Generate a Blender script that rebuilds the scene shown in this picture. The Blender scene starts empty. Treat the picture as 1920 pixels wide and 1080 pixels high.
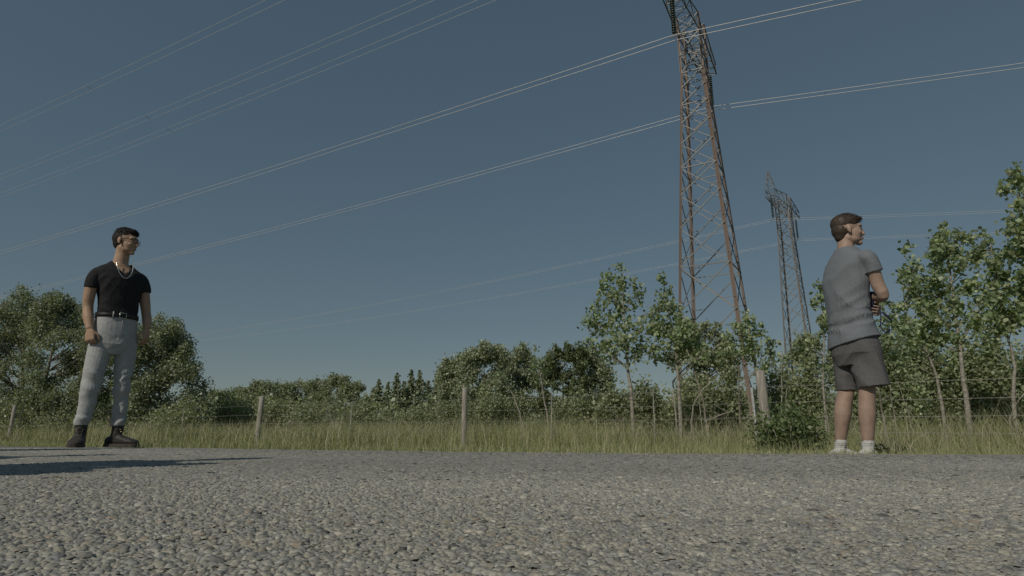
import bpy, bmesh, math, random
import numpy as np
from mathutils import Vector, Matrix, noise

# ------------------------------------------------------------------ camera, sky, sun, exposure
scene = bpy.context.scene
F, CAM_H = 1120.0, 0.114                      # focal length in pixels of a 1920 wide frame, lens height
TH = math.atan(270.0 / F)
CT, ST = math.cos(TH), math.sin(TH)
cam_data = bpy.data.cameras.new("camera")
cam_data.sensor_width = 36.0
cam_data.lens = 36.0 * F / 1920.0
cam_data.clip_start = 0.02
cam_data.clip_end = 5000.0
camera = bpy.data.objects.new("camera", cam_data)
camera.location = (0, 0, CAM_H)
camera.rotation_euler = (math.pi / 2 + TH, 0, 0)
scene.collection.objects.link(camera)
scene.camera = camera

SUN_AZ = math.atan2(-0.60, -0.80)             # compass angle of the sun from +Y towards +X
SUN_EL = math.radians(38)
world = bpy.data.worlds.new("World")
scene.world = world
world.use_nodes = True
wn, wl = world.node_tree.nodes, world.node_tree.links
wn.clear()
sky = wn.new("ShaderNodeTexSky")
sky.sky_type = 'NISHITA'
sky.sun_disc = False
sky.sun_elevation = SUN_EL
sky.sun_rotation = SUN_AZ
sky.altitude = 1000
sky.air_density = 1.0
sky.dust_density = 0.15
sky.ozone_density = 1.2
hsv = wn.new("ShaderNodeHueSaturation")
hsv.inputs['Saturation'].default_value = 1.18
bg = wn.new("ShaderNodeBackground")
bg.inputs['Strength'].default_value = 0.15
wo = wn.new("ShaderNodeOutputWorld")
gam = wn.new("ShaderNodeGamma")
gam.inputs['Gamma'].default_value = 0.47
tint = wn.new("ShaderNodeMixRGB")
tint.blend_type = 'MULTIPLY'
tint.inputs[0].default_value = 1.0
tint.inputs[2].default_value = (1.25, 1.36, 1.32, 1)
wl.new(sky.outputs[0], hsv.inputs['Color'])
wl.new(hsv.outputs[0], gam.inputs['Color'])
wl.new(gam.outputs[0], tint.inputs[1])
wl.new(tint.outputs[0], bg.inputs['Color'])
wl.new(bg.outputs[0], wo.inputs['Surface'])

sun_data = bpy.data.lights.new("sun", 'SUN')
sun_data.energy = 5.0
sun_data.angle = math.radians(0.53)
sun_data.color = (1.0, 0.92, 0.79)
sun = bpy.data.objects.new("sun", sun_data)
to_sun = Vector((math.sin(SUN_AZ) * math.cos(SUN_EL), math.cos(SUN_AZ) * math.cos(SUN_EL), math.sin(SUN_EL)))
sun.rotation_euler = to_sun.to_track_quat('Z', 'Y').to_euler()
sun.location = (-6, -8, 12)
scene.collection.objects.link(sun)

scene.view_settings.view_transform = 'Standard'
scene.view_settings.look = 'None'
scene.view_settings.exposure = -1.17
scene.view_settings.gamma = 1.0
scene.view_settings.use_curve_mapping = False
scene.cycles.use_denoising = True
scene.cycles.max_bounces = 6
scene.cycles.diffuse_bounces = 5
scene.cycles.glossy_bounces = 2
scene.cycles.transmission_bounces = 4
scene.cycles.transparent_max_bounces = 6

COL = scene.collection
rng = np.random.default_rng(11)
R = random.Random(5)


# ------------------------------------------------------------------ helpers
def ray(px, py):
    a, b = (px - 960) / F, (540 - py) / F
    return np.array([a, CT - b * ST, ST + b * CT])


def at(px, py, Y):
    """world point at forward distance Y seen at a place of the 1920x1080 frame"""
    r = ray(px, py)
    p = r * (Y / r[1])
    p[2] += CAM_H
    return p


def mpp(Y, py=700):
    """metres per pixel at forward distance Y"""
    r = ray(960, py)
    return Y / r[1] / F


def tag(o, label=None, cat=None, group=None, kind=None):
    if label: o["label"] = label
    if cat: o["category"] = cat
    if group: o["group"] = group
    if kind: o["kind"] = kind
    return o


def empty(name, loc=(0, 0, 0), rz=0.0):
    o = bpy.data.objects.new(name, None)
    o.location = loc
    o.rotation_euler = (0, 0, rz)
    o.empty_display_size = 0.1
    COL.objects.link(o)
    return o


def link(name, me, mat=None, parent=None):
    o = bpy.data.objects.new(name, me)
    COL.objects.link(o)
    if mat is not None and len(me.materials) == 0:
        me.materials.append(mat)
    if parent is not None:
        o.parent = parent
    return o


def mesh_np(name, V, Fa, col=None, smooth=False):
    """mesh from numpy arrays; every face has the same number of corners"""
    V = np.ascontiguousarray(V, dtype=np.float32)
    Fa = np.ascontiguousarray(Fa, dtype=np.int32)
    k = Fa.shape[1]
    me = bpy.data.meshes.new(name)
    me.vertices.add(len(V))
    me.vertices.foreach_set('co', V.ravel())
    me.loops.add(Fa.size)
    me.loops.foreach_set('vertex_index', Fa.ravel())
    me.polygons.add(len(Fa))
    me.polygons.foreach_set('loop_start', np.arange(0, Fa.size, k, dtype=np.int32))
    if smooth:
        me.polygons.foreach_set('use_smooth', np.ones(len(Fa), dtype=bool))
    if col is not None:
        at_ = me.attributes.new('col', 'FLOAT_COLOR', 'POINT')
        c4 = np.ones((len(V), 4), dtype=np.float32)
        c4[:, :3] = col
        at_.data.foreach_set('color', c4.ravel())
    me.update(calc_edges=True)
    return me


class MB:
    """collects polygons, then becomes one mesh"""

    def __init__(self):
        self.v, self.f = [], []

    def add(self, vs, fs):
        n = len(self.v)
        self.v += [tuple(v) for v in vs]
        self.f += [tuple(i + n for i in f) for f in fs]

    def box(self, lo, hi):
        x0, y0, z0 = lo; x1, y1, z1 = hi
        self.add([(x0, y0, z0), (x1, y0, z0), (x1, y1, z0), (x0, y1, z0), (x0, y0, z1), (x1, y0, z1), (x1, y1, z1), (x0, y1, z1)],
                 [(0, 3, 2, 1), (4, 5, 6, 7), (0, 1, 5, 4), (1, 2, 6, 5), (2, 3, 7, 6), (3, 0, 4, 7)])

    def tube(self, pts, rad, n=8, flat=1.0, ref=None, cap=True):
        """round tube through points; rad is one number or one for each point"""
        pts = [Vector(p) for p in pts]
        if not hasattr(rad, '__len__'):
            rad = [rad] * len(pts)
        prev = None
        rings = []
        for i, p in enumerate(pts):
            t = (pts[min(i + 1, len(pts) - 1)] - pts[max(i - 1, 0)])
            if t.length < 1e-9: t = Vector((0, 0, 1))
            t.normalize()
            if prev is None:
                a = Vector(ref) if ref is not None else (Vector((1, 0, 0)) if abs(t.x) < 0.8 else Vector((0, 1, 0)))
            else:
                a = prev
            u = (a - t * a.dot(t))
            if u.length < 1e-6: u = t.orthogonal()
            u.normalize()
            w = t.cross(u)
            prev = u
            rings.append([p + (u * math.cos(2 * math.pi * k / n) + w * math.sin(2 * math.pi * k / n) * flat) * rad[i] for k in range(n)])
        self.rings(rings, cap)

    def rings(self, rings, cap=True):
        n = len(rings[0])
        vs = [v for r in rings for v in r]
        fs = []
        for i in range(len(rings) - 1):
            for k in range(n):
                a, b = i * n + k, i * n + (k + 1) % n
                fs.append((a, b, b + n, a + n))
        if cap:
            fs.append(tuple(range(n - 1, -1, -1)))
            fs.append(tuple(range((len(rings) - 1) * n, len(rings) * n)))
        self.add(vs, fs)

    def ball(self, c, r, rot=None, nu=16, nv=10):
        """ellipsoid with radii r (three numbers), axes turned by the 3x3 matrix rot"""
        c = Vector(c)
        r = (r, r, r) if not hasattr(r, '__len__') else r
        vs = [Vector((0, 0, -r[2]))]
        for j in range(1, nv):
            a = -math.pi / 2 + math.pi * j / nv
            for k in range(nu):
                b = 2 * math.pi * k / nu
                vs.append(Vector((r[0] * math.cos(a) * math.cos(b), r[1] * math.cos(a) * math.sin(b), r[2] * math.sin(a))))
        vs.append(Vector((0, 0, r[2])))
        if rot is not None:
            vs = [rot @ v for v in vs]
        vs = [c + v for v in vs]
        fs = [(0, 1 + (k + 1) % nu, 1 + k) for k in range(nu)]
        for j in range(nv - 2):
            for k in range(nu):
                a, b = 1 + j * nu + k, 1 + j * nu + (k + 1) % nu
                fs.append((a, b, b + nu, a + nu))
        last = len(vs) - 1
        o = 1 + (nv - 2) * nu
        fs += [(o + k, o + (k + 1) % nu, last) for k in range(nu)]
        self.add(vs, fs)

    def mesh(self, name, smooth=True):
        me = bpy.data.meshes.new(name)
        me.from_pydata(self.v, [], self.f)
        if smooth:
            me.polygons.foreach_set('use_smooth', np.ones(len(me.polygons), dtype=bool))
        me.update()
        return me

    def build(self, name, mat, parent=None, smooth=True):
        return link(name, self.mesh(name, smooth), mat, parent)


# ------------------------------------------------------------------ materials
def new_mat(name):
    m = bpy.data.materials.new(name)
    m.use_nodes = True
    nt = m.node_tree
    b = nt.nodes['Principled BSDF']
    return m, nt, b


def noise_mat(name, c1, c2, scale, rough=0.8, bump=0.0, bscale=None, detail=4, spec=0.3, coords='Object', metal=0.0, stretch=None, bdist=0.01):
    m, nt, b = new_mat(name)
    N, L = nt.nodes, nt.links
    tc = N.new('ShaderNodeTexCoord')
    src = tc.outputs[coords]
    if stretch:
        mp = N.new('ShaderNodeMapping')
        mp.inputs['Scale'].default_value = stretch
        L.new(src, mp.inputs[0]); src = mp.outputs[0]
    nz = N.new('ShaderNodeTexNoise')
    nz.inputs['Scale'].default_value = scale
    nz.inputs['Detail'].default_value = detail
    L.new(src, nz.inputs['Vector'])
    rp = N.new('ShaderNodeValToRGB')
    rp.color_ramp.elements[0].position = 0.32; rp.color_ramp.elements[0].color = (*c1, 1)
    rp.color_ramp.elements[1].position = 0.68; rp.color_ramp.elements[1].color = (*c2, 1)
    L.new(nz.outputs['Fac'], rp.inputs[0])
    L.new(rp.outputs[0], b.inputs['Base Color'])
    b.inputs['Roughness'].default_value = rough
    b.inputs['Specular IOR Level'].default_value = spec
    b.inputs['Metallic'].default_value = metal
    if bump:
        n2 = N.new('ShaderNodeTexNoise')
        n2.inputs['Scale'].default_value = bscale or scale * 4
        n2.inputs['Detail'].default_value = 5
        L.new(src, n2.inputs['Vector'])
        bp = N.new('ShaderNodeBump')
        bp.inputs['Strength'].default_value = bump
        bp.inputs['Distance'].default_value = bdist
        L.new(n2.outputs['Fac'], bp.inputs['Height'])
        L.new(bp.outputs[0], b.inputs['Normal'])
    return m


def leaf_mat(name, rough=0.5, spec=0.35, trans=0.28, tint=(1.25, 1.3, 0.6)):
    """colour of each leaf or blade comes from its 'col' attribute; thin, so some light passes"""
    m, nt, b = new_mat(name)
    N, L = nt.nodes, nt.links
    a = N.new('ShaderNodeAttribute'); a.attribute_name = 'col'
    L.new(a.outputs['Color'], b.inputs['Base Color'])
    b.inputs['Roughness'].default_value = rough
    b.inputs['Specular IOR Level'].default_value = spec
    t = N.new('ShaderNodeBsdfTranslucent')
    mx = N.new('ShaderNodeMixRGB'); mx.blend_type = 'MULTIPLY'; mx.inputs[0].default_value = 1.0
    mx.inputs[2].default_value = (*tint, 1)
    L.new(a.outputs['Color'], mx.inputs[1]); L.new(mx.outputs[0], t.inputs['Color'])
    ms = N.new('ShaderNodeMixShader'); ms.inputs[0].default_value = trans
    L.new(b.outputs[0], ms.inputs[1]); L.new(t.outputs[0], ms.inputs[2])
    L.new(ms.outputs[0], N['Material Output'].inputs['Surface'])
    return m


M = {}
M['bark'] = noise_mat('pale_bark', (0.16, 0.145, 0.115), (0.38, 0.36, 0.31), 14, 0.85, 0.5, 30, stretch=(1, 1, 2.2))
M['dull_bark'] = noise_mat('dull_bark', (0.10, 0.09, 0.07), (0.24, 0.22, 0.18), 14, 0.9, 0.5, 30)
M['dark_bark'] = noise_mat('dark_bark', (0.06, 0.05, 0.04), (0.14, 0.12, 0.09), 20, 0.9, 0.5, 40)
M['deadwood'] = noise_mat('dead_wood', (0.24, 0.22, 0.18), (0.45, 0.42, 0.36), 12, 0.85, 0.4, 40)
M['leaf'] = leaf_mat('poplar_leaf', 0.42, 0.5, 0.38)
M['leaf_far'] = leaf_mat('tree_leaf', 0.45, 0.5, 0.36)
M['needle'] = leaf_mat('spruce_needle', 0.7, 0.2, 0.2)
M['grass'] = leaf_mat('grass_blade', 0.6, 0.25, 0.3, (1.15, 1.15, 0.6))
M['post'] = noise_mat('weathered_post', (0.22, 0.20, 0.17), (0.40, 0.38, 0.33), 9, 0.85, 0.5, 60, stretch=(6, 6, 0.6), bdist=0.004)
M['wire'] = noise_mat('galvanised_wire', (0.22, 0.21, 0.19), (0.34, 0.33, 0.30), 30, 0.45, metal=0.3)
M['steel_post'] = noise_mat('steel_post', (0.48, 0.49, 0.5), (0.62, 0.62, 0.62), 12, 0.5, metal=0.2)
M['leg_steel'] = noise_mat('rust_brown_steel', (0.20, 0.150, 0.125), (0.32, 0.26, 0.22), 1.6, 0.7, metal=0.1)
M['brace_steel'] = noise_mat('galvanised_steel', (0.17, 0.175, 0.17), (0.29, 0.29, 0.275), 1.2, 0.55, metal=0.25)
M['grey_steel'] = noise_mat('weathered_grey_steel', (0.20, 0.185, 0.175), (0.30, 0.28, 0.26), 1.5, 0.65, metal=0.15)
M['insulator'] = noise_mat('dark_glass_insulator', (0.035, 0.05, 0.045), (0.06, 0.08, 0.07), 5, 0.25, spec=0.6)
M['cable'] = noise_mat('aluminium_cable', (0.66, 0.65, 0.62), (0.78, 0.77, 0.74), 2, 0.45, metal=0.2)


# ------------------------------------------------------------------ ground and road
EDGE = np.array([(-60, 34), (-30, 18.5), (-16, 11.4), (-9, 7.75), (-6, 6.15), (-4.09, 5.18), (-3.2, 4.98), (-1.72, 4.25), (-0.28, 3.68), (0.88, 3.40),
                 (1.84, 3.32), (2.62, 3.24), (4.5, 3.12), (9, 3.1), (30, 3.3), (60, 3.5)])


def edge_y(x):
    return np.interp(x, EDGE[:, 0], EDGE[:, 1])


def smooth01(t):
    t = np.clip(t, 0, 1)
    return t * t * (3 - 2 * t)


def ground_z(x, y):
    x, y = np.asarray(x, float), np.asarray(y, float)
    s = (y - edge_y(x)) * 0.88
    drop = -0.012 - 0.33 * smooth01(s / 3.0)
    bump = 0.02 * np.sin(x * 1.7 + 0.6 * y) * np.cos(y * 1.3 - 0.4 * x) * smooth01(s / 2)
    far = 0.006 * np.clip(np.hypot(x, y) - 60, 0, 300)
    return np.where(s < 0, -0.05 - 0.02 * smooth01(-s / 0.5), drop + bump) + far


def line_axis(lo, hi, fine_lo, fine_hi, step, grow=1.35):
    a = list(np.arange(fine_lo, fine_hi + 1e-6, step))
    d = step
    x = fine_hi
    while x < hi:
        d *= grow; x += d; a.append(min(x, hi))
    d = step; x = fine_lo; b = []
    while x > lo:
        d *= grow; x -= d; b.append(max(x, lo))
    return np.array(b[::-1] + a)


gx = line_axis(-2500, 2500, -14, 9, 0.3)
gy = line_axis(-2500, 3000, -1, 22, 0.3)
GX, GY = np.meshgrid(gx, gy)
GV = np.stack([GX.ravel(), GY.ravel(), ground_z(GX, GY).ravel()], 1)
nx, ny = len(gx), len(gy)
ii = (np.arange(ny - 1)[:, None] * nx + np.arange(nx - 1)[None, :]).ravel()
GF = np.stack([ii, ii + 1, ii + 1 + nx, ii + nx], 1)
M['soil'] = noise_mat('grassy_soil', (0.05, 0.055, 0.025), (0.115, 0.105, 0.05), 3.5, 0.95, 0.6, 25, coords='Object', bdist=0.03)
ground = tag(link('ground', mesh_np('ground', GV, GF, smooth=True), M['soil']), kind='structure')

# road: one sheet whose far side follows the edge
rx = np.concatenate([np.linspace(-60, -9, 40), np.linspace(-8.9, 9, 120), np.linspace(9.2, 60, 40)])
rt = np.concatenate([np.linspace(0, 0.9, 12), [0.95, 0.98, 1.0]])
ey = edge_y(rx) + 0.04 * np.sin(rx * 5.1) + 0.03 * np.sin(rx * 13.7 + 1) + 0.02 * np.sin(rx * 29.0)
RV = []
for t in rt:
    RV.append(np.stack([rx, -40 + (ey + 40) * t, np.full_like(rx, 0.0) - (0.004 if t > 0.99 else 0)], 1))
RV.append(np.stack([rx, ey + 0.05, np.full_like(rx, -0.045)], 1))
RV = np.concatenate(RV)
nrx, nrt = len(rx), len(rt) + 1
ii = (np.arange(nrt - 1)[:, None] * nrx + np.arange(nrx - 1)[None, :]).ravel()
RF = np.stack([ii, ii + 1, ii + 1 + nrx, ii + nrx], 1)

STONES = [(0.27, 0.26, 0.225), (0.33, 0.315, 0.265), (0.235, 0.235, 0.22), (0.38, 0.36, 0.30), (0.20, 0.20, 0.195), (0.30, 0.28, 0.225), (0.25, 0.255, 0.25), (0.12, 0.12, 0.115), (0.31, 0.27, 0.22), (0.42, 0.40, 0.35)]


def road_material():
    m, nt, b = new_mat('chip_seal')
    N, L = nt.nodes, nt.links
    geo = N.new('ShaderNodeNewGeometry')
    vo = N.new('ShaderNodeTexVoronoi'); vo.inputs['Scale'].default_value = 95
    L.new(geo.outputs['Position'], vo.inputs['Vector'])
    sep = N.new('ShaderNodeSeparateColor'); L.new(vo.outputs['Color'], sep.inputs[0])
    rp = N.new('ShaderNodeValToRGB'); rp.color_ramp.interpolation = 'CONSTANT'
    els = rp.color_ramp.elements
    while len(els) < len(STONES): els.new(0.5)
    for i, c in enumerate(STONES):
        els[i].position = i / len(STONES); els[i].color = (*c, 1)
    L.new(sep.outputs[0], rp.inputs[0])
    # dusty wheel-worn bands and blotches, brightened overall to stand in for sunlit stone sides
    nz = N.new('ShaderNodeTexNoise'); nz.inputs['Scale'].default_value = 0.7; nz.inputs['Detail'].default_value = 6
    L.new(geo.outputs['Position'], nz.inputs['Vector'])
    r2 = N.new('ShaderNodeValToRGB')
    r2.color_ramp.elements[0].position = 0.35; r2.color_ramp.elements[0].color = (1.12, 1.13, 1.12, 1)
    r2.color_ramp.elements[1].position = 0.65; r2.color_ramp.elements[1].color = (1.36, 1.37, 1.35, 1)
    L.new(nz.outputs['Fac'], r2.inputs[0])
    dk = N.new('ShaderNodeMapRange'); dk.inputs[1].default_value = 0.0; dk.inputs[2].default_value = 0.55; dk.inputs[3].default_value = 1.0; dk.inputs[4].default_value = 0.75
    L.new(vo.outputs['Distance'], dk.inputs[0])
    m1 = N.new('ShaderNodeMixRGB'); m1.blend_type = 'MULTIPLY'; m1.inputs[0].default_value = 1
    m2 = N.new('ShaderNodeMixRGB'); m2.blend_type = 'MULTIPLY'; m2.inputs[0].default_value = 1
    L.new(rp.outputs[0], m1.inputs[1]); L.new(dk.outputs[0], m1.inputs[2])
    L.new(m1.outputs[0], m2.inputs[1]); L.new(r2.outputs[0], m2.inputs[2])
    L.new(m2.outputs[0], b.inputs['Base Color'])
    b.inputs['Roughness'].default_value = 0.85
    b.inputs['Specular IOR Level'].default_value = 0.3
    bp = N.new('ShaderNodeBump'); bp.inputs['Strength'].default_value = 0.35; bp.inputs['Distance'].default_value = 0.004
    bp.invert = True
    L.new(vo.outputs['Distance'], bp.inputs['Height']); L.new(bp.outputs[0], b.inputs['Normal'])
    return m


def stone_material(name, per_object):
    m, nt, b = new_mat(name)
    N, L = nt.nodes, nt.links
    if per_object:
        oi = N.new('ShaderNodeObjectInfo')
        rp = N.new('ShaderNodeValToRGB'); rp.color_ramp.interpolation = 'CONSTANT'
        els = rp.color_ramp.elements
        while len(els) < len(STONES): els.new(0.5)
        for i, c in enumerate(STONES):
            els[i].position = i / len(STONES); els[i].color = (*c, 1)
        L.new(oi.outputs['Random'], rp.inputs[0]); src = rp.outputs[0]
    else:
        a = N.new('ShaderNodeAttribute'); a.attribute_name = 'col'; src = a.outputs['Color']
    geo = N.new('ShaderNodeNewGeometry')
    nz = N.new('ShaderNodeTexNoise'); nz.inputs['Scale'].default_value = 220; nz.inputs['Detail'].default_value = 5
    L.new(geo.outputs['Position'], nz.inputs['Vector'])
    rp2 = N.new('ShaderNodeValToRGB')
    rp2.color_ramp.elements[0].position = 0.3; rp2.color_ramp.elements[0].color = (0.62, 0.61, 0.6, 1)
    rp2.color_ramp.elements[1].position = 0.7; rp2.color_ramp.elements[1].color = (1.2, 1.19, 1.17, 1)
    L.new(nz.outputs['Fac'], rp2.inputs[0])
    mx = N.new('ShaderNodeMixRGB'); mx.blend_type = 'MULTIPLY'; mx.inputs[0].default_value = 1
    L.new(src, mx.inputs[1]); L.new(rp2.outputs[0], mx.inputs[2])
    L.new(mx.outputs[0], b.inputs['Base Color'])
    b.inputs['Roughness'].default_value = 0.8
    b.inputs['Specular IOR Level'].default_value = 0.3
    bp = N.new('ShaderNodeBump'); bp.inputs['Strength'].default_value = 0.6; bp.inputs['Distance'].default_value = 0.0015
    L.new(nz.outputs['Fac'], bp.inputs['Height']); L.new(bp.outputs[0], b.inputs['Normal'])
    return m


M['road'] = road_material()
road = tag(link('road', mesh_np('road', RV, RF, smooth=True), M['road']), kind='structure')
M['stone_one'] = stone_material('road_stone', True)
M['stone_many'] = stone_material('road_stones', False)


def stone_rings(n, count, size, height, shape, tip=0.16):
    """vertex rings of `count` low stones: size and height arrays; returns (count, rings*n, 3) local points"""
    ang = np.linspace(0, 2 * np.pi, n, endpoint=False)[None, :] + rng.uniform(0, 6.28, (count, 1)) + rng.normal(0, 0.16, (count, n))
    rad = rng.uniform(0.78, 1.15, (count, n))
    asp = rng.uniform(0.62, 1.0, (count, 1))
    yaw = rng.uniform(0, np.pi, (count, 1))
    rings = []
    for (rr, zz) in shape:
        r = rad * rr * (size[:, None]) * rng.uniform(0.93, 1.07, (count, n))
        x, y = r * np.cos(ang), r * np.sin(ang) * asp
        xx, yy = x * np.cos(yaw) - y * np.sin(yaw), x * np.sin(yaw) + y * np.cos(yaw)
        z = zz * height[:, None] * rng.uniform(0.85, 1.15, (count, n))
        rings.append(np.stack([xx, yy, z], 2))
    P = np.concatenate(rings, 1)
    tilt = rng.normal(0, tip, (count, 2))
    P[:, :, 2] += tilt[:, 0:1] * P[:, :, 0] + tilt[:, 1:2] * P[:, :, 1]
    return P


def stone_faces(n, nr):
    tris = []
    for i in range(nr - 1):
        for k in range(n):
            a, b = i * n + k, i * n + (k + 1) % n
            tris += [(a, b, b + n), (a, b + n, a + n)]
    o = (nr - 1) * n
    tris += [(o, o + k, o + k + 1) for k in range(1, n - 1)]
    return np.array(tris)


def patch(px, py):
    """slow variation over the field, 0..1"""
    return 0.5 + 0.25 * (np.sin(px * 0.9 + 1.3 * np.sin(py * 0.7)) + np.sin(py * 1.6 + px * 0.45 + 2.0))


def lay_stones():
    pts, lod = [], []
    for k, (y0, y1, sp) in enumerate(((0.46, 0.95, 0.0060), (0.95, 1.5, 0.0080), (1.5, 2.4, 0.0108), (2.4, 4.6, 0.0185))):
        for j, y in enumerate(np.arange(y0 - (0.18 if k else 0), y1 + (0.18 if k < 3 else 0), sp * 0.87)):
            hw = 0.90 * y + 0.07
            xs = np.arange(-hw, hw, sp) + (j % 2) * sp / 2
            xs = xs[edge_y(xs) - 0.04 > y]
            fade = min(1.0, (y1 + 0.18 - y) / 0.36) if k < 3 else 1.0
            if k > 0: fade *= min(1.0, (y - y0 + 0.18) / 0.36)
            xs = xs[rng.random(len(xs)) < fade]
            p = np.stack([xs, np.full_like(xs, y)], 1) + rng.normal(0, sp * 0.26, (len(xs), 2))
            pts.append(p); lod.append(np.full(len(xs), k))
    P, lod = np.concatenate(pts), np.concatenate(lod)
    keep = rng.random(len(P)) > 0.05
    P, lod = P[keep], lod[keep]
    size = np.clip(rng.lognormal(math.log(0.0036), 0.38, len(P)), 0.0018, 0.0095) * np.array([1.0, 1.25, 1.65, 2.6])[lod]
    height = size * rng.uniform(0.22, 0.46, len(P)) * np.array([1.0, 0.9, 0.85, 0.42])[lod]
    pal = np.array(STONES)
    pal = pal + (pal.mean(0) - pal) * 0.38
    w = np.array([3, 3, 2.5, 2.2, 1.4, 2.4, 1.4, 0.6, 0.9, 0.8]); w /= w.sum()
    col = pal[rng.choice(len(pal), len(P), p=w)] * rng.uniform(1.08, 1.36, (len(P), 1)) * np.array((0.965, 0.995, 1.02))
    col = col * (0.86 + 0.22 * patch(P[:, 0] * 1.6, P[:, 1] * 2.6 + 0.4 * P[:, 0]))[:, None]
    d = np.hypot(P[:, 0], P[:, 1])
    # the stones that show largest: near, inside the frame, big
    dep = P[:, 1] * CT - CAM_H * ST
    inside = (np.abs(P[:, 0]) < 0.82 * dep) & (P[:, 1] > 0.62) & (P[:, 1] < 0.95)
    score = np.where(inside, size / dep, 0)
    big = np.argsort(-score)[:300]
    sel = np.zeros(len(P), bool); sel[big] = True
    kinds = []
    for k in range(10):
        q = stone_rings(8, 1, np.array([1.0]), np.array([0.55]), [(1.0, -0.5), (0.98, 0.25), (0.8, 0.75), (0.45, 1.0)])[0]
        kinds.append(mesh_np('stone', q, stone_faces(8, 4), smooth=True))
        kinds[-1].materials.append(M['stone_one'])
    for i in big:
        o = link('stone', kinds[R.randrange(10)], None, road)
        o.location = (P[i, 0], P[i, 1], 0.0006)
        s = size[i] * 0.86
        o.scale = (s, s * R.uniform(0.85, 1.1), s * R.uniform(0.55, 0.85))
        o.rotation_euler = (0, 0, R.uniform(0, 6.28))
    rest = ~sel
    V, Fc, C, off = [], [], [], 0
    for (k, n, shape) in ((0, 6, [(1.0, 0.0), (0.66, 1.0)]), (1, 5, [(1.0, -0.05), (0.6, 1.0)]), (2, 5, [(1.0, -0.05)]), (3, 5, [(1.0, -0.05)])):
        m = rest & (lod == k)
        q = stone_rings(n, m.sum(), size[m], height[m], shape, (0.16, 0.14, 0.10, 0.035)[k])
        q[:, :, :2] += P[m][:, None, :]
        f = stone_faces(n, len(shape))
        nv = n * len(shape)
        if len(shape) == 1:                      # far ones: low facetted cones
            apex = q.mean(1, keepdims=True); apex[:, 0, 2] = height[m]
            q = np.concatenate([q, apex], 1)
            f = np.array([(a, (a + 1) % n, n) for a in range(n)]); nv = n + 1
        V.append(q.reshape(-1, 3)); C.append(np.repeat(col[m], nv, 0))
        Fc.append((f[None] + (np.arange(m.sum()) * nv)[:, None, None]).reshape(-1, 3) + off)
        off += m.sum() * nv
    me = mesh_np('loose_stones', np.concatenate(V), np.concatenate(Fc), np.concatenate(C), smooth=True)
    tag(link('loose_stones', me, M['stone_many'], road), kind='stuff')


lay_stones()

# ------------------------------------------------------------------ fence line (also bounds the tall grass)
FENCE = [np.array(p) for p in ((-24.6, 23.4), (-19.9, 20.95), (-15.07, 18.44), (-10.4, 16.1), (-5.67, 13.71), (-0.86, 11.03), (3.30, 7.91), (7.6, 4.7), (11.9, 1.5))]
FX = np.array([p[0] for p in FENCE]); FY = np.array([p[1] for p in FENCE])


def fence_y(x):
    return np.interp(x, FX, FY)


# ------------------------------------------------------------------ grass
def blades(name, P, h, w, col, lean=0.5):
    """curved tapering blades, three triangles each"""
    n = len(P)
    az = rng.uniform(0, 2 * np.pi, n)
    d = np.stack([np.cos(az), np.sin(az)], 1)
    fz = rng.uniform(0, 2 * np.pi, n)
    s = np.stack([np.cos(fz), np.sin(fz)], 1) * w[:, None] * 0.5
    bend = np.abs(rng.normal(0, lean, n)) * h
    base = P
    V = np.zeros((n, 5, 3))
    mid = base.copy(); mid[:, :2] += d * (bend * 0.28)[:, None]; mid[:, 2] += h * 0.55
    tip = base.copy(); tip[:, :2] += d * bend[:, None]; tip[:, 2] += h * rng.uniform(0.86, 1.0, n)
    V[:, 0] = base; V[:, 0, :2] -= s
    V[:, 1] = base; V[:, 1, :2] += s
    V[:, 2] = mid; V[:, 2, :2] += s * 0.75
    V[:, 3] = mid; V[:, 3, :2] -= s * 0.75
    V[:, 4] = tip
    f = np.array([(0, 1, 2), (0, 2, 3), (3, 2, 4)])
    Fc = (f[None] + (np.arange(n) * 5)[:, None, None]).reshape(-1, 3)
    return V.reshape(-1, 3), Fc, np.repeat(col, 5, 0)


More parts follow.
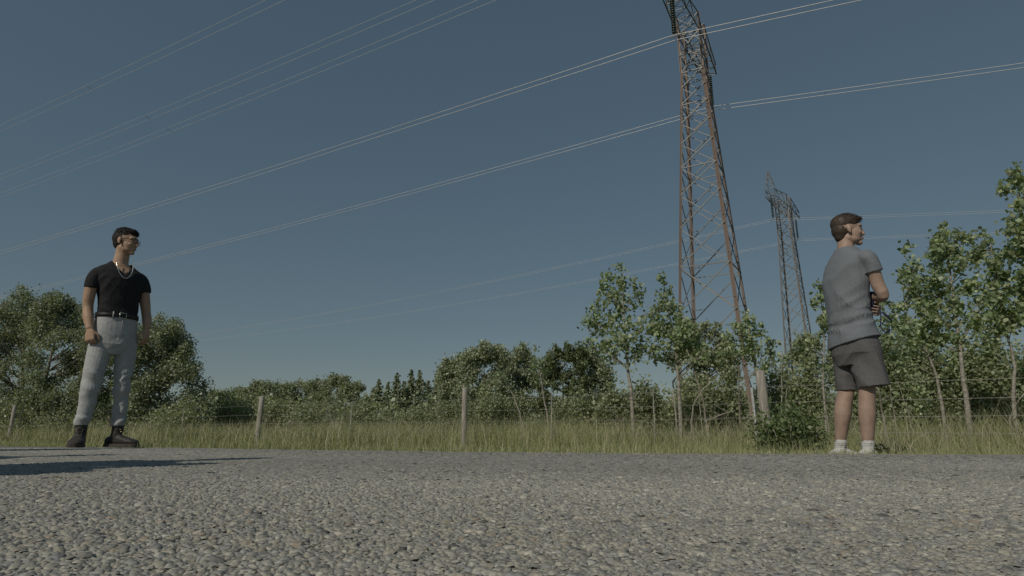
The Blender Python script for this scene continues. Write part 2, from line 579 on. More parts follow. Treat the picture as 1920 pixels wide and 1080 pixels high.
def grow_grass():
    V, Fc, C, off = [], [], [], 0
    G1, G2, G3, ST_ = np.array((0.32, 0.345, 0.165)), np.array((0.42, 0.43, 0.23)), np.array((0.215, 0.26, 0.115)), np.array((0.55, 0.52, 0.37))

    def put(x, y, h, w, straw):
        nonlocal off
        n = len(x)
        P = np.stack([x, y, ground_z(x, y) - 0.01], 1)
        k = rng.random(n)[:, None]
        col = G1 + (G2 - G1) * k
        pch = patch(x, y)[:, None]
        col = col * (0.82 + 0.3 * pch) + (G3 - G1) * (rng.random((n, 1)) < 0.3) * 0.7
        m = rng.random(n) < straw
        col[m] = ST_ * rng.uniform(0.7, 1.1, (m.sum(), 1))
        v, f, c = blades('g', P, h, w, np.clip(col, 0.01, 1))
        V.append(v); Fc.append(f + off); C.append(c); off += len(v)

    # verge between road and fence, short by the road, taller on the right
    n = 58000
    u = rng.random(n) ** 1.25
    x = -17 + 25.5 * rng.random(n) ** 0.75
    e, fy = edge_y(x) + 0.03, np.maximum(fence_y(x), edge_y(x) + 1.0)
    y = e + (fy - e) * u
    s = (y - e) * 0.88
    right = smooth01((x + 0.4) / 2.2)
    h = (0.05 + 0.045 * np.clip(s, 0, 3)) * (1 - right) + right * (0.045 + 0.30 * smooth01((s - 0.55) / 1.9))
    h *= rng.uniform(0.55, 1.3, n)
    dist = np.hypot(x, y)
    put(x, y, h, np.clip(0.0009 * dist, 0.0035, 0.010), 0.16)
    # dense fringe along the road edge
    n = 16000
    x = -7 + 13 * rng.random(n)
    y = edge_y(x) - 0.07 + 0.42 * rng.random(n) ** 1.3
    keep = rng.random(n) < 0.25 + 0.75 * patch(x * 3.1, y * 2.0)
    x, y = x[keep], y[keep]
    n = len(x)
    put(x, y, (0.02 + 0.06 * rng.random(n)) * (0.5 + patch(x * 2.3, y)), np.full(n, 0.004), 0.15)
    # tall grass on both sides of the fence
    n = 76000
    x = -30 + 40 * rng.random(n) ** 0.7
    t = rng.random(n) ** 1.2
    y = fence_y(x) - 0.9 + 6.5 * t
    hh = 0.34 + 0.28 * patch(x * 1.3, y) + 0.12 * smooth01(t * 3)
    h = hh * rng.uniform(0.5, 1.25, n) * np.where(t < 0.12, 0.6, 1.0)
    keep = y > edge_y(x) + 1.5
    x, y, h = x[keep], y[keep], h[keep]
    dist = np.hypot(x, y)
    put(x, y, h, np.clip(0.0009 * dist, 0.005, 0.022), 0.14)
    # tall seed stalks
    n = 9000
    x = -22 + 31 * rng.random(n) ** 0.7
    y = fence_y(x) - 1.2 + 6 * rng.random(n)
    keep = y > edge_y(x) + 1.2
    x, y = x[keep], y[keep]
    put(x, y, rng.uniform(0.5, 0.95, len(x)), np.clip(0.0007 * np.hypot(x, y), 0.004, 0.012), 0.7)
    # dry stalks beside the man in grey
    n = 70
    x = 2.74 + rng.normal(0, 0.09, n); y = 4.5 + rng.normal(0, 0.12, n)
    put(x, y, rng.uniform(0.12, 0.36, n), np.full(n, 0.004), 0.95)
    me = mesh_np('grass', np.concatenate(V), np.concatenate(Fc), np.concatenate(C))
    tag(link('grass', me, M['grass']), 'tall olive and straw coloured grass along road edge and fence', 'grass', kind='stuff')


grow_grass()

# ------------------------------------------------------------------ wire fence
fence = empty('wire_fence', (FENCE[5][0], FENCE[5][1], float(ground_z(*FENCE[5]))))
tag(fence, 'wire fence with round weathered wooden posts between grass and trees', 'fence')
FO = Vector(fence.location)
tilts = {2: (0.06, 0.0), 6: (-0.05, 0.02), 4: (-0.02, 0.0)}
tops = []
for i, p in enumerate(FENCE):
    z0 = float(ground_z(*p))
    b = MB()
    r0 = 0.056 + 0.006 * math.sin(i * 2.3)
    hgt = 0.9 - z0
    rings = []
    for k, zz in enumerate((-0.25, 0.0, 0.3 * hgt, 0.65 * hgt, hgt - 0.012, hgt)):
        rr = r0 * (1.04 - 0.07 * zz / hgt) * (0.86 if k == 5 else 1)
        rings.append([Vector((rr * math.cos(a) * (1 + 0.05 * math.sin(3 * a + i)), rr * math.sin(a), zz)) for a in [2 * math.pi * q / 14 for q in range(14)]])
    b.rings(rings)
    o = b.build('post', M['post'], fence)
    o.location = Vector((p[0], p[1], z0)) - FO
    o.rotation_euler = (tilts.get(i, (0, 0))[1], tilts.get(i, (0, 0))[0], i * 1.1)
    tops.append(Vector((p[0], p[1], 0)))
    if i == 6:
        o['label'] = 'thick leaning post beside the dark green weed'
for z in (0.69, 0.49, 0.30, 0.12):
    b = MB()
    pts = []
    for i in range(len(tops) - 1):
        for t in np.linspace(0, 1, 8, endpoint=False):
            q = tops[i].lerp(tops[i + 1], t)
            pts.append(Vector((q.x, q.y, z - 0.02 * math.sin(math.pi * t) + R.uniform(-0.004, 0.004))) - FO)
    b.tube(pts, 0.0024, 5)
    # barbs
    for i in range(4 * 8, 7 * 8):
        for t in (0.2, 0.6):
            if i + 1 < len(pts):
                q = pts[i].lerp(pts[i + 1], t)
                b.tube([q + Vector((-0.01, 0, -0.018)), q + Vector((0.01, 0, 0.018))], 0.0022, 4)
    b.build('wire', M['wire'], fence)
for (i, t, hh) in ((4, 0.5, 0.72), (5, 0.36, 0.74), (5, 0.7, 0.72), (3, 0.5, 0.7)):
    q = tops[i].lerp(tops[i + 1], t)
    z0 = float(ground_z(q.x, q.y))
    b = MB(); b.tube([(0, 0, -0.2), (0.01, 0, hh - z0)], 0.007, 6)
    o = b.build('dropper', M['wire'], fence); o.location = Vector((q.x, q.y, z0)) - FO
q = at(1411, 726, 8.35)
b = MB(); z0 = float(ground_z(q[0], q[1]))
b.box((-0.019, -0.003, -0.3), (0.019, 0.003, q[2] - z0)); b.box((-0.003, -0.02, -0.3), (0.003, 0.003, q[2] - z0 - 0.002))
o = b.build('steel_stake', M['steel_post'], fence, smooth=False); o.location = Vector((q[0], q[1], z0)) - FO; o.rotation_euler = (0, -0.03, 0.6)

# ------------------------------------------------------------------ transmission towers
beam_me = {}


def beam(parent, name, a, b, w, mat, w2=None):
    """steel member between two points: shared unit bar, L shaped in section"""
    key = mat.name
    if key not in beam_me:
        mb = MB()
        t = 0.22
        prof = [(-.5, -.5), (.5, -.5), (.5, -.5 + t), (-.5 + t, -.5 + t), (-.5 + t, .5), (-.5, .5)]
        mb.rings([[Vector((x, y, 0)) for x, y in prof], [Vector((x, y, 1)) for x, y in prof]])
        beam_me[key] = mb.mesh('steel_member', smooth=False)
        beam_me[key].materials.append(mat)
    a, b = Vector(a), Vector(b)
    o = bpy.data.objects.new(name, beam_me[key])
    COL.objects.link(o)
    o.parent = parent
    d = b - a
    o.location = a
    o.rotation_mode = 'QUATERNION'
    o.rotation_quaternion = d.to_track_quat('Z', 'Y')
    o.scale = (w, w2 or w, d.length)
    return o


def insulator_string(parent, top, bottom):
    mb = MB()
    top, bottom = Vector(top), Vector(bottom)
    L = (top - bottom).length
    n = 14
    prof = [(0.02, 0)]
    for k in range(n):
        z = 0.12 + (L - 0.3) * k / n
        st = (L - 0.3) / n
        prof += [(0.04, z), (0.055, z + st * 0.15), (0.15, z + st * 0.45), (0.13, z + st * 0.6), (0.045, z + st * 0.75)]
    prof.append((0.02, L))
    rings = [[top + Vector((r * math.cos(a), r * math.sin(a), -z)) for a in [2 * math.pi * q / 10 for q in range(10)]] for r, z in prof]
    mb.rings(rings)
    o = mb.build('insulator_string', M['insulator'], parent)
    c = MB()
    c.tube([bottom + Vector((0, -0.3, -0.02)), bottom + Vector((0, 0.3, -0.02))], 0.03, 6)
    c.tube([bottom + Vector((0, 0, 0.1)), bottom + Vector((0, 0, -0.05))], 0.045, 6)
    c.build('clamp', M['brace_steel'], o)


ARM_Z, COND_Z, ARM = 25.0, 22.35, 4.37


def tower(loc, rz, wbase, wtop, label, sc, leg_mat):
    """lattice tower; local x runs along the cross arm, the side with the spire is -x"""
    t = empty('transmission_tower', loc, rz)
    tag(t, label, 'pylon', 'lattice transmission towers')
    ZW = 22.3
    W = lambda z: (wbase + (wtop - wbase) * z / ZW if z < ZW else wtop) / 2
    lw, bw = 0.16 * sc, 0.052 * sc
    levels = [0.0, 3.6, 6.7, 9.4, 11.8, 13.9, 15.7, 17.3, 18.7, 20.0, 21.2, 22.3, 23.6, 25.0, 26.3]
    cor = ((-1, -1), (1, -1), (1, 1), (-1, 1))
    P = lambda c, z: Vector((c[0] * W(z), c[1] * W(z), z))
    for c in cor:
        beam(t, 'leg', P(c, -0.5) , P(c, ZW), lw, leg_mat)
        beam(t, 'leg', P(c, ZW), P(c, 26.3), lw * 0.8, leg_mat)
    for i in range(4):
        a, b_ = cor[i], cor[(i + 1) % 4]
        off = Vector(((a[0] + b_[0]) / 2, (a[1] + b_[1]) / 2, 0)) * 0.03
        for k in range(len(levels) - 1):
            z0, z1 = levels[k], levels[k + 1]
            beam(t, 'brace', P(a, z0) + off, P(b_, z1) + off, bw, M['brace_steel'])
            beam(t, 'brace', P(b_, z0) - off * 0.6, P(a, z1) - off * 0.6, bw, M['brace_steel'])
            if k in (3, 6, 9, 11, 12, 13):
                beam(t, 'strut', P(a, z0), P(b_, z0), bw * 1.1, M['brace_steel'])
            # short redundant members from the crossing to the legs
            if k < 6:
                zc = (z0 + z1) / 2
                for cc in (a, b_):
                    q = P(cc, z0 + (z1 - z0) * 0.25); m_ = P(a, zc).lerp(P(b_, zc), 0.25 if cc is a else 0.75)
                    m_.z = z0 + (z1 - z0) * 0.25
                    beam(t, 'strut', q, m_, bw * 0.7, M['brace_steel'])
    # cross arm: box truss along x
    hy = wtop / 2
    for sx in (-1, 1):
        for sy in (-1, 1):
            beam(t, 'arm_chord', (sx * hy, sy * hy, ARM_Z), (sx * (ARM + 0.5), sy * 0.45, ARM_Z), bw * 1.4, M['brace_steel'])
            beam(t, 'arm_chord', (sx * hy, sy * hy, 26.3), (sx * (ARM + 0.5), sy * 0.45, 25.75), bw * 1.3, M['brace_steel'])
            n = 5
            for k in range(n):
                x0, x1 = hy + (ARM + 0.5 - hy) * k / n, hy + (ARM + 0.5 - hy) * (k + 1) / n
                f0, f1 = k / n, (k + 1) / n
                y0, y1 = hy + (0.45 - hy) * f0, hy + (0.45 - hy) * f1
                zt0, zt1 = 26.3 - 0.55 * f0, 26.3 - 0.55 * f1
                if k % 2:
                    beam(t, 'arm_brace', (sx * x0, sy * y0, ARM_Z), (sx * x1, sy * y1, zt1), bw * 0.9, M['brace_steel'])
                else:
                    beam(t, 'arm_brace', (sx * x0, sy * y0, zt0), (sx * x1, sy * y1, ARM_Z), bw * 0.9, M['brace_steel'])
                if sy == 1:
                    beam(t, 'arm_brace', (sx * x0, y0, ARM_Z), (sx * x1, -y1, ARM_Z), bw * 0.8, M['brace_steel'])
                    beam(t, 'arm_brace', (sx * x1, y1, ARM_Z), (sx * x1, -y1, ARM_Z), bw * 0.8, M['brace_steel'])
                    beam(t, 'arm_brace', (sx * x0, -y0, zt0), (sx * x1, y1, zt1), bw * 0.8, M['brace_steel'])
        xi = -ARM if sx < 0 else ARM + 0.38
        insulator_string(t, (xi, 0, ARM_Z - 0.02), (xi, 0, COND_Z + 0.06))
    # spire over the near arm end
    tip = Vector((-ARM - 0.1, 0, 28.1))
    for x_, y_ in ((-ARM - 0.5, -0.45), (-ARM - 0.5, 0.45), (-ARM + 0.9, -0.5), (-ARM + 0.9, 0.5)):
        beam(t, 'spire_leg', (x_, y_, 25.7), tip, bw * 1.2, leg_mat)
    for zf in (0.35, 0.6):
        c = [Vector((x_, y_, 25.7)).lerp(tip, zf) for x_, y_ in ((-ARM - 0.5, -0.45), (-ARM + 0.9, -0.5), (-ARM + 0.9, 0.5), (-ARM - 0.5, 0.45))]
        for k in range(4):
            beam(t, 'spire_brace', c[k], c[(k + 1) % 4], bw * 0.8, M['brace_steel'])
    mb = MB()
    for c in cor:
        mb.box((c[0] * W(0) - 0.35, c[1] * W(0) - 0.35, -0.9), (c[0] * W(0) + 0.35, c[1] * W(0) + 0.35, 0.15))
    return t


T1, T2 = Vector((11.70, 34.0, 0)), Vector((31.0, 64.2, 0))
ARM_AZ = math.atan2(7.4, 4.5)                  # direction of the cross arms
tower(T1, ARM_AZ, 3.9, 1.35, 'tall rust legged lattice pylon nearer the road, its top cut by the frame', 1.0, M['leg_steel'])
ARM_AZ2 = ARM_AZ - 0.157
tower(T2, ARM_AZ2, 2.9, 1.35, 'smaller distant lattice pylon with its whole cross arm and spire showing', 0.95, M['grey_steel'])


def cable(p0, left, right, tl, tr, label, gap=0.42, rad=0.017):
    """twin cables of one phase: from p0 to the left span (azimuth, slope, curvature) and to the right span, as hanging curves"""
    mb = MB()
    def pt(t):
        az, sl, cu = left if t >= 0 else right
        u = abs(t)
        return Vector((p0[0] + math.cos(az) * u, p0[1] + math.sin(az) * u, p0[2] - sl * u + cu * u * u))
    side = Vector((-math.sin(left[0]), math.cos(left[0]), 0))
    ts = np.concatenate([-np.linspace(tr, 0, 30, endpoint=False), np.linspace(0, tl, 70)])
    for k in (-0.5, 0.5):
        mb.tube([pt(t) + side * gap * k + Vector((0, 0, 0.06 * k)) for t in ts], rad, 5)
    ob = mb.build('power_line', M['cable'])
    tag(ob, label, 'power line', 'overhead conductors')
    for t in np.arange(-tr + 12, tl, 41):
        s = MB()
        c = pt(t)
        s.tube([c - side * gap * 0.5 - Vector((0, 0, 0.03)), c + side * gap * 0.5 + Vector((0, 0, 0.03))], 0.012, 5)
        s.build('spacer', M['brace_steel'], ob)
    return ob


def arm_point(T, az, d):
    return (T.x + math.cos(az) * d, T.y + math.sin(az) * d, COND_Z)


AZL = 2.6466
AZR = AZL - math.pi
cable(arm_point(T1, ARM_AZ, -ARM), (2.6524, 0.0353, 0.00017), (AZR, 0.10, 0.0003), 150, 45, 'bright cable pair leaving the near arm of the tall pylon at frame top')
cable(arm_point(T1, ARM_AZ, ARM + 0.38), (2.6499, 0.0482, 0.0002), (-0.4915, 0.120, 0.00027), 150, 60, 'cable pair under the dark insulator string behind the tall pylon')
cable(arm_point(T2, ARM_AZ2, -ARM), (2.646, 0.0864, 0.00035), (-0.492, 0.1356, 0.0003), 150, 90, 'faint cable pair from the near arm of the distant pylon', rad=0.010)
cable(arm_point(T2, ARM_AZ2, ARM + 0.38), (2.6467, 0.0766, 0.00035), (-0.493, 0.1207, 0.00029), 150, 90, 'faintest low cable pair from the far arm of the distant pylon', rad=0.010)
cable(arm_point(T1, ARM_AZ, -13.98), (2.6547, 0.0327, 0.0003), (AZR, 0.05, 0.0004), 140, 60, 'middle of the three cable pairs crossing the upper left sky', rad=0.008)
cable(arm_point(T1, ARM_AZ, -12.47), (2.6528, 0.0404, 0.00032), (AZR, 0.05, 0.0004), 140, 60, 'lowest of the three cable pairs crossing the upper left sky', rad=0.008)
cable(arm_point(T1, ARM_AZ, -17.62), (2.6569, 0.0244, 0.00036), (AZR, 0.05, 0.0004), 140, 60, 'highest of the three cable pairs, in the upper left corner of the sky', rad=0.008)


# ------------------------------------------------------------------ trees and shrubs
def leaves(C, size, greens, up=0.35, out=None, bright=0.25):
    """small folded leaves at points C; returns vertices, quads, colours"""
    n = len(C)
    d = rng.normal(0, 1, (n, 3)); d[:, 2] -= 0.35
    d /= np.linalg.norm(d, axis=1)[:, None]
    nm = rng.normal(0, 1, (n, 3)); nm[:, 2] += up
    s = np.cross(d, nm); s /= np.linalg.norm(s, axis=1)[:, None] + 1e-9
    fold = np.cross(s, d)
    L = size * rng.uniform(0.65, 1.25, n)[:, None]
    V = np.zeros((n, 4, 3))
    V[:, 0] = C - d * L * 0.5
    V[:, 1] = C + s * L * 0.42 + fold * L * 0.10 - d * L * 0.06
    V[:, 2] = C + d * L * 0.55
    V[:, 3] = C - s * L * 0.42 + fold * L * 0.10 - d * L * 0.06
    Fq = np.arange(4 * n).reshape(n, 4)
    g = np.array(greens)
    col = g[rng.integers(0, len(g), n)] * rng.uniform(0.7, 1.3, (n, 1))
    return V.reshape(-1, 3), Fq, np.repeat(col, 4, 0)


def in_ball(n):
    p = rng.normal(0, 1, (n, 3))
    p /= np.linalg.norm(p, axis=1)[:, None]
    return p * rng.random((n, 1)) ** 0.42


POPLAR = [(0.292, 0.363, 0.212), (0.348, 0.420, 0.253), (0.233, 0.305, 0.180), (0.396, 0.442, 0.287), (0.296, 0.334, 0.194)]
ASPEN = [(0.248, 0.289, 0.201), (0.285, 0.318, 0.224), (0.195, 0.231, 0.166), (0.333, 0.353, 0.262)]
DARK = [(0.307, 0.358, 0.261), (0.371, 0.414, 0.304), (0.256, 0.292, 0.215), (0.432, 0.452, 0.326)]  # this, HILL and BRUSH are greyed in place of distance haze
HILL = [(0.291, 0.331, 0.227), (0.331, 0.362, 0.246), (0.243, 0.279, 0.192)]
BRUSH = [(0.278, 0.322, 0.190), (0.305, 0.334, 0.206), (0.227, 0.266, 0.159), (0.377, 0.392, 0.255)]
SPRUCE = [(0.249, 0.293, 0.192), (0.307, 0.334, 0.220), (0.211, 0.243, 0.162)]


def jitter_path(a, b, n, amp):
    a, b = Vector(a), Vector(b)
    L = (b - a).length
    return [a.lerp(b, k / n) + Vector((R.uniform(-1, 1), R.uniform(-1, 1), R.uniform(-0.5, 0.5))) * (amp * L if 0 < k < n else 0) for k in range(n + 1)]


def blob_tree(name, label, cat, Y, trunk, blobs, leaf, dens, greens, r0=0.05, bark='bark', lmat='leaf', group=None, depth=0.8, clump=11, sub=0.34, twigs=True):
    """tree whose trunk and leaf masses are given at places of the frame and set out in depth around distance Y"""
    tp = [Vector(at(x, y, Y)) for x, y in trunk]
    zg = float(ground_z(tp[0].x, tp[0].y))
    tp[0].z = min(tp[0].z, zg - 0.05)
    root = empty(name, (tp[0].x, tp[0].y, zg))
    tag(root, label, cat, group)
    O = Vector(root.location)
    mb = MB()
    n = len(tp)
    fine = []
    for i in range(n - 1):
        for t in (0, 0.33, 0.66):
            fine.append(tp[i].lerp(tp[i + 1], t) + Vector((R.uniform(-1, 1), R.uniform(-1, 1), 0)) * (0.25 * r0 if i + t > 0 else 0))
    fine.append(tp[-1])
    m = len(fine)
    rad = [max(r0 * (1 - 0.86 * (k / (m - 1)) ** 0.9), 0.006) for k in range(m)]
    rad[0] *= 1.25
    mb.tube([p - O for p in fine], rad, 8)
    V, Fq, C, off = [], [], [], 0
    sc = mpp(Y)
    for (bx, by, br) in blobs:
        c = Vector(at(bx, by, Y))
        r = br * sc
        c.y += R.uniform(-1, 1) * depth * max(r * 1.6, 0.12)
        # limb from the trunk
        hz = c.z - abs(c.x - tp[0].x) * 0.55 - r * 0.6
        k = min(range(m), key=lambda q: abs(fine[q].z - hz))
        a = fine[k]
        if (a - c).length > 0.12:
            rl = max(min(rad[k] * 0.55, 0.03), 0.006)
            path = jitter_path(a, c, 4, 0.05)
            mb.tube([p - O for p in path], [rl * (1 - 0.7 * q / 4) for q in range(5)], 5)
            if twigs:
                for q in range(3):
                    e = c + Vector(tuple(in_ball(1)[0])) * r * 0.8
                    mb.tube([p - O for p in jitter_path(path[3], e, 2, 0.06)], [rl * 0.35, rl * 0.25, rl * 0.15], 4)
        nl = max(int(dens * br * br), clump)
        k = max(nl // clump, 1)
        cc = in_ball(k) * np.array([r, r * 0.9, r])
        per = np.repeat(cc, clump, 0)
        pts = per + rng.normal(0, 1, per.shape) * (sub * r * 0.6 + leaf * 0.35)
        pts = pts + np.array(c - O)
        shade = np.repeat(rng.uniform(0.78, 1.22, (k, 1)), clump, 0)
        v, f, col = leaves(pts, leaf, greens)
        col = col * np.repeat(shade, 4, 0)
        V.append(v); Fq.append(f + off); C.append(col); off += len(v)
    mb.build('trunk', M[bark], root)
    me = mesh_np('crown', np.concatenate(V), np.concatenate(Fq), np.concatenate(C))
    link('crown', me, M[lmat], root)
    return root


def lumps(x0, x1, top, bottom, n, r, seed, top_fn=None):
    """leaf masses filling an outline: top is a list of (x, y) skyline points"""
    q = random.Random(seed)
    xs, ys = [p[0] for p in top], [p[1] for p in top]
    out = []
    for k in range(n):
        x = q.uniform(x0, x1)
        yt = float(np.interp(x, xs, ys)) + r * 0.75
        y = yt + (bottom - yt) * q.random() ** 1.15
        out.append((x, y, r * q.uniform(0.6, 1.2)))
    for (x, y) in top:
        if x0 <= x <= x1:
            out.append((x, y + r * 0.45, r * 0.5)); out.append((x + q.uniform(-3, 3), y + r * 1.2, r * 0.75))
    return out


GP = 'young poplars behind the fence'
# young poplars right of the middle
blob_tree('poplar_tree', 'young poplar left of the tall pylon, with pale trunk and loose three pointed crown', 'tree', 10.4,
          [(1188, 800), (1184, 740), (1177, 690), (1172, 620), (1168, 560), (1166, 500)],
          [(1165, 505, 11), (1163, 528, 15), (1138, 520, 13), (1131, 545, 15), (1193, 525, 12), (1201, 552, 14), (1150, 560, 20), (1178, 575, 22), (1120, 575, 15), (1105, 600, 13), (1096, 613, 8), (1125, 610, 20), (1155, 605, 22),
           (1190, 610, 20), (1212, 590, 10), (1216, 622, 14), (1135, 645, 20), (1165, 640, 24), (1200, 645, 18), (1150, 668, 14), (1185, 672, 16), (1104, 640, 12)], 0.073, 0.35, POPLAR, 0.038, group=GP)
blob_tree('poplar_tree', 'young poplar growing against the left leg of the tall pylon', 'tree', 10.2,
          [(1276, 800), (1273, 740), (1270, 695), (1262, 630), (1252, 570), (1242, 525)],
          [(1242, 528, 11), (1248, 550, 15), (1238, 575, 18), (1262, 575, 17), (1275, 600, 18), (1250, 605, 22), (1232, 620, 15), (1285, 625, 20), (1262, 640, 24), (1240, 655, 18), (1225, 668, 14), (1290, 655, 20), (1268, 670, 20), (1310, 670, 16),
           (1300, 610, 12), (1315, 640, 14)], 0.071, 0.40, POPLAR, 0.038, group=GP)
blob_tree('poplar_tree', 'round bushy poplar around the right foot of the tall pylon', 'tree', 10.8,
          [(1386, 800), (1386, 750), (1385, 700), (1390, 650), (1396, 605)],
          [(1398, 598, 12), (1380, 612, 12), (1412, 608, 14), (1395, 625, 18), (1425, 625, 14), (1440, 640, 12), (1370, 635, 13), (1412, 648, 18), (1385, 655, 16), (1435, 660, 13), (1450, 668, 9), (1360, 660, 13), (1400, 672, 14), (1430, 685, 10), (1350, 672, 11)],
          0.069, 0.42, POPLAR, 0.022, 'dull_bark', group=GP)
blob_tree('poplar_tree', 'thin leafy poplar shoots at the left side of the man in grey', 'tree', 8.8,
          [(1545, 800), (1543, 720), (1546, 640), (1542, 580), (1538, 545)],
          [(1533, 542, 8), (1545, 555, 9), (1530, 568, 10), (1548, 580, 10), (1536, 600, 10), (1552, 608, 10), (1545, 622, 8), (1500, 640, 8), (1520, 648, 9), (1512, 660, 7), (1545, 690, 8)], 0.065, 0.60, POPLAR, 0.019, group=GP)
blob_tree('poplar_tree', 'poplar with bent leaning pale trunk just right of the man in grey', 'tree', 8.9,
          [(1768, 800), (1765, 752), (1756, 705), (1742, 665), (1722, 632), (1705, 612), (1695, 560)],
          [(1690, 512, 12), (1702, 468, 9), (1712, 500, 13), (1720, 525, 16), (1697, 535, 15), (1735, 545, 17), (1710, 560, 18), (1690, 580, 14), (1730, 585, 20), (1700, 605, 18), (1680, 625, 14), (1722, 620, 18), (1705, 650, 15), (1670, 600, 12),
           (1668, 570, 9), (1745, 640, 14), (1690, 670, 13), (1660, 640, 10)], 0.069, 0.46, POPLAR, 0.027, group=GP)
blob_tree('poplar_tree', 'straight pale trunked poplar, second from the right frame edge', 'tree', 8.6,
          [(1816, 805), (1812, 760), (1806, 700), (1798, 640), (1788, 560), (1778, 480), (1772, 425)],
          [(1773, 425, 9), (1768, 442, 15), (1752, 455, 14), (1790, 448, 12), (1805, 452, 11), (1770, 470, 18), (1745, 478, 14), (1800, 475, 15), (1765, 500, 16), (1790, 505, 14), (1815, 495, 12), (1750, 520, 14), (1780, 545, 18), (1810, 540, 16),
           (1760, 565, 18), (1795, 580, 20), (1830, 565, 14), (1775, 605, 20), (1750, 600, 14), (1815, 610, 18), (1790, 640, 14), (1765, 640, 14), (1835, 600, 12)], 0.069, 0.46, POPLAR, 0.043, group=GP)
blob_tree('poplar_tree', 'poplar with thin crooked stem near the right frame edge, below the tallest one', 'tree', 8.3,
          [(1899, 800), (1900, 745), (1904, 690), (1896, 650), (1884, 620), (1870, 540), (1856, 450)],
          [(1852, 442, 10), (1862, 462, 13), (1845, 470, 12), (1880, 480, 15), (1855, 500, 17), (1885, 515, 17), (1868, 535, 18), (1840, 530, 13), (1895, 545, 16), (1860, 570, 18), (1885, 590, 22), (1850, 600, 14), (1905, 605, 18), (1875, 620, 14), (1915, 575, 14)],
          0.069, 0.47, POPLAR, 0.030, group=GP)
blob_tree('poplar_tree', 'tallest poplar, cut off by the right frame edge', 'tree', 7.9,
          [(1968, 810), (1960, 740), (1948, 640), (1935, 520), (1922, 420), (1905, 340)],
          [(1897, 332, 12), (1908, 345, 14), (1890, 352, 12), (1915, 370, 14), (1905, 385, 12), (1925, 410, 18), (1905, 415, 12), (1890, 432, 13), (1915, 450, 18), (1940, 470, 22), (1905, 478, 13), (1930, 520, 22), (1955, 430, 20), (1960, 560, 26), (1930, 590, 18), (1990, 500, 26), (1950, 380, 18)],
          0.073, 0.44, POPLAR, 0.047, group=GP)
# leaning pale stems in the middle
blob_tree('poplar_tree', 'slender sapling leaning left with a pale stem, in the middle of the field', 'tree', 16.0,
          [(981, 800), (975, 775), (962, 740), (950, 718), (938, 705)], [(938, 700, 7), (946, 712, 8), (932, 712, 6), (955, 725, 6)], 0.065, 0.83, POPLAR, 0.030, group=GP)
blob_tree('poplar_tree', 'sapling with loose leaves reaching above the dark trees, middle of the photo', 'tree', 15.0,
          [(1030, 800), (1026, 775), (1019, 745), (1016, 715), (1008, 680), (1000, 655)], [(1000, 655, 7), (1004, 670, 8), (1012, 682, 9), (998, 685, 8), (1020, 700, 8), (1008, 705, 9), (1022, 720, 7)], 0.069, 0.67, POPLAR, 0.030, group=GP)

# left clump of aspens
GA = 'aspens on the left'
blob_tree('aspen_tree', 'tall dense aspen at the left frame edge', 'tree', 24, [(38, 815), (40, 760), (44, 690), (42, 620), (38, 560)],
          lumps(-70, 92, [(-70, 590), (-30, 575), (0, 572), (14, 562), (37, 535), (62, 552), (80, 572), (92, 585)], 790, 60, 22, 1), 0.078, 1.44, ASPEN, 0.10, bark='dull_bark', lmat='leaf_far', group=GA, twigs=False)
blob_tree('aspen_tree', 'dense aspen with a pale fork, left of the man in black', 'tree', 22.5, [(70, 815), (72, 765), (84, 715), (98, 660), (108, 600), (108, 560)],
          lumps(66, 190, [(66, 585), (90, 560), (108, 548), (122, 560), (135, 562), (150, 572), (175, 600), (190, 640)], 780, 50, 20, 2), 0.078, 1.44, ASPEN, 0.085, bark='dull_bark', lmat='leaf_far', group=GA, twigs=False)
blob_tree('aspen_tree', 'round aspen right behind the man in black', 'tree', 21.5, [(298, 815), (298, 770), (300, 720), (302, 660), (305, 610)],
          lumps(225, 368, [(225, 640), (255, 605), (280, 598), (305, 588), (322, 595), (335, 620), (352, 640), (368, 680)], 775, 52, 20, 3), 0.078, 1.44, ASPEN, 0.08, bark='dull_bark', lmat='leaf_far', group=GA, twigs=False)
blob_tree('aspen_tree', 'low aspen seen between the legs of the man in black', 'tree', 25, [(205, 815), (207, 760), (205, 700), (206, 660)],
          lumps(150, 262, [(150, 650), (180, 640), (210, 632), (262, 640)], 790, 26, 20, 4), 0.078, 1.54, ASPEN, 0.07, bark='dull_bark', lmat='leaf_far', group=GA, twigs=False)
blob_tree('spruce_sapling', 'small dark pointed tree at the right end of the aspen clump', 'tree', 26, [(377, 815), (377, 770), (380, 740), (386, 722)],
          [(387, 722, 4), (385, 732, 6), (380, 745, 9), (372, 758, 10), (386, 758, 9), (376, 775, 12), (390, 776, 8)], 0.10, 1.0, DARK, 0.05, 'dark_bark', 'leaf_far', twigs=False)

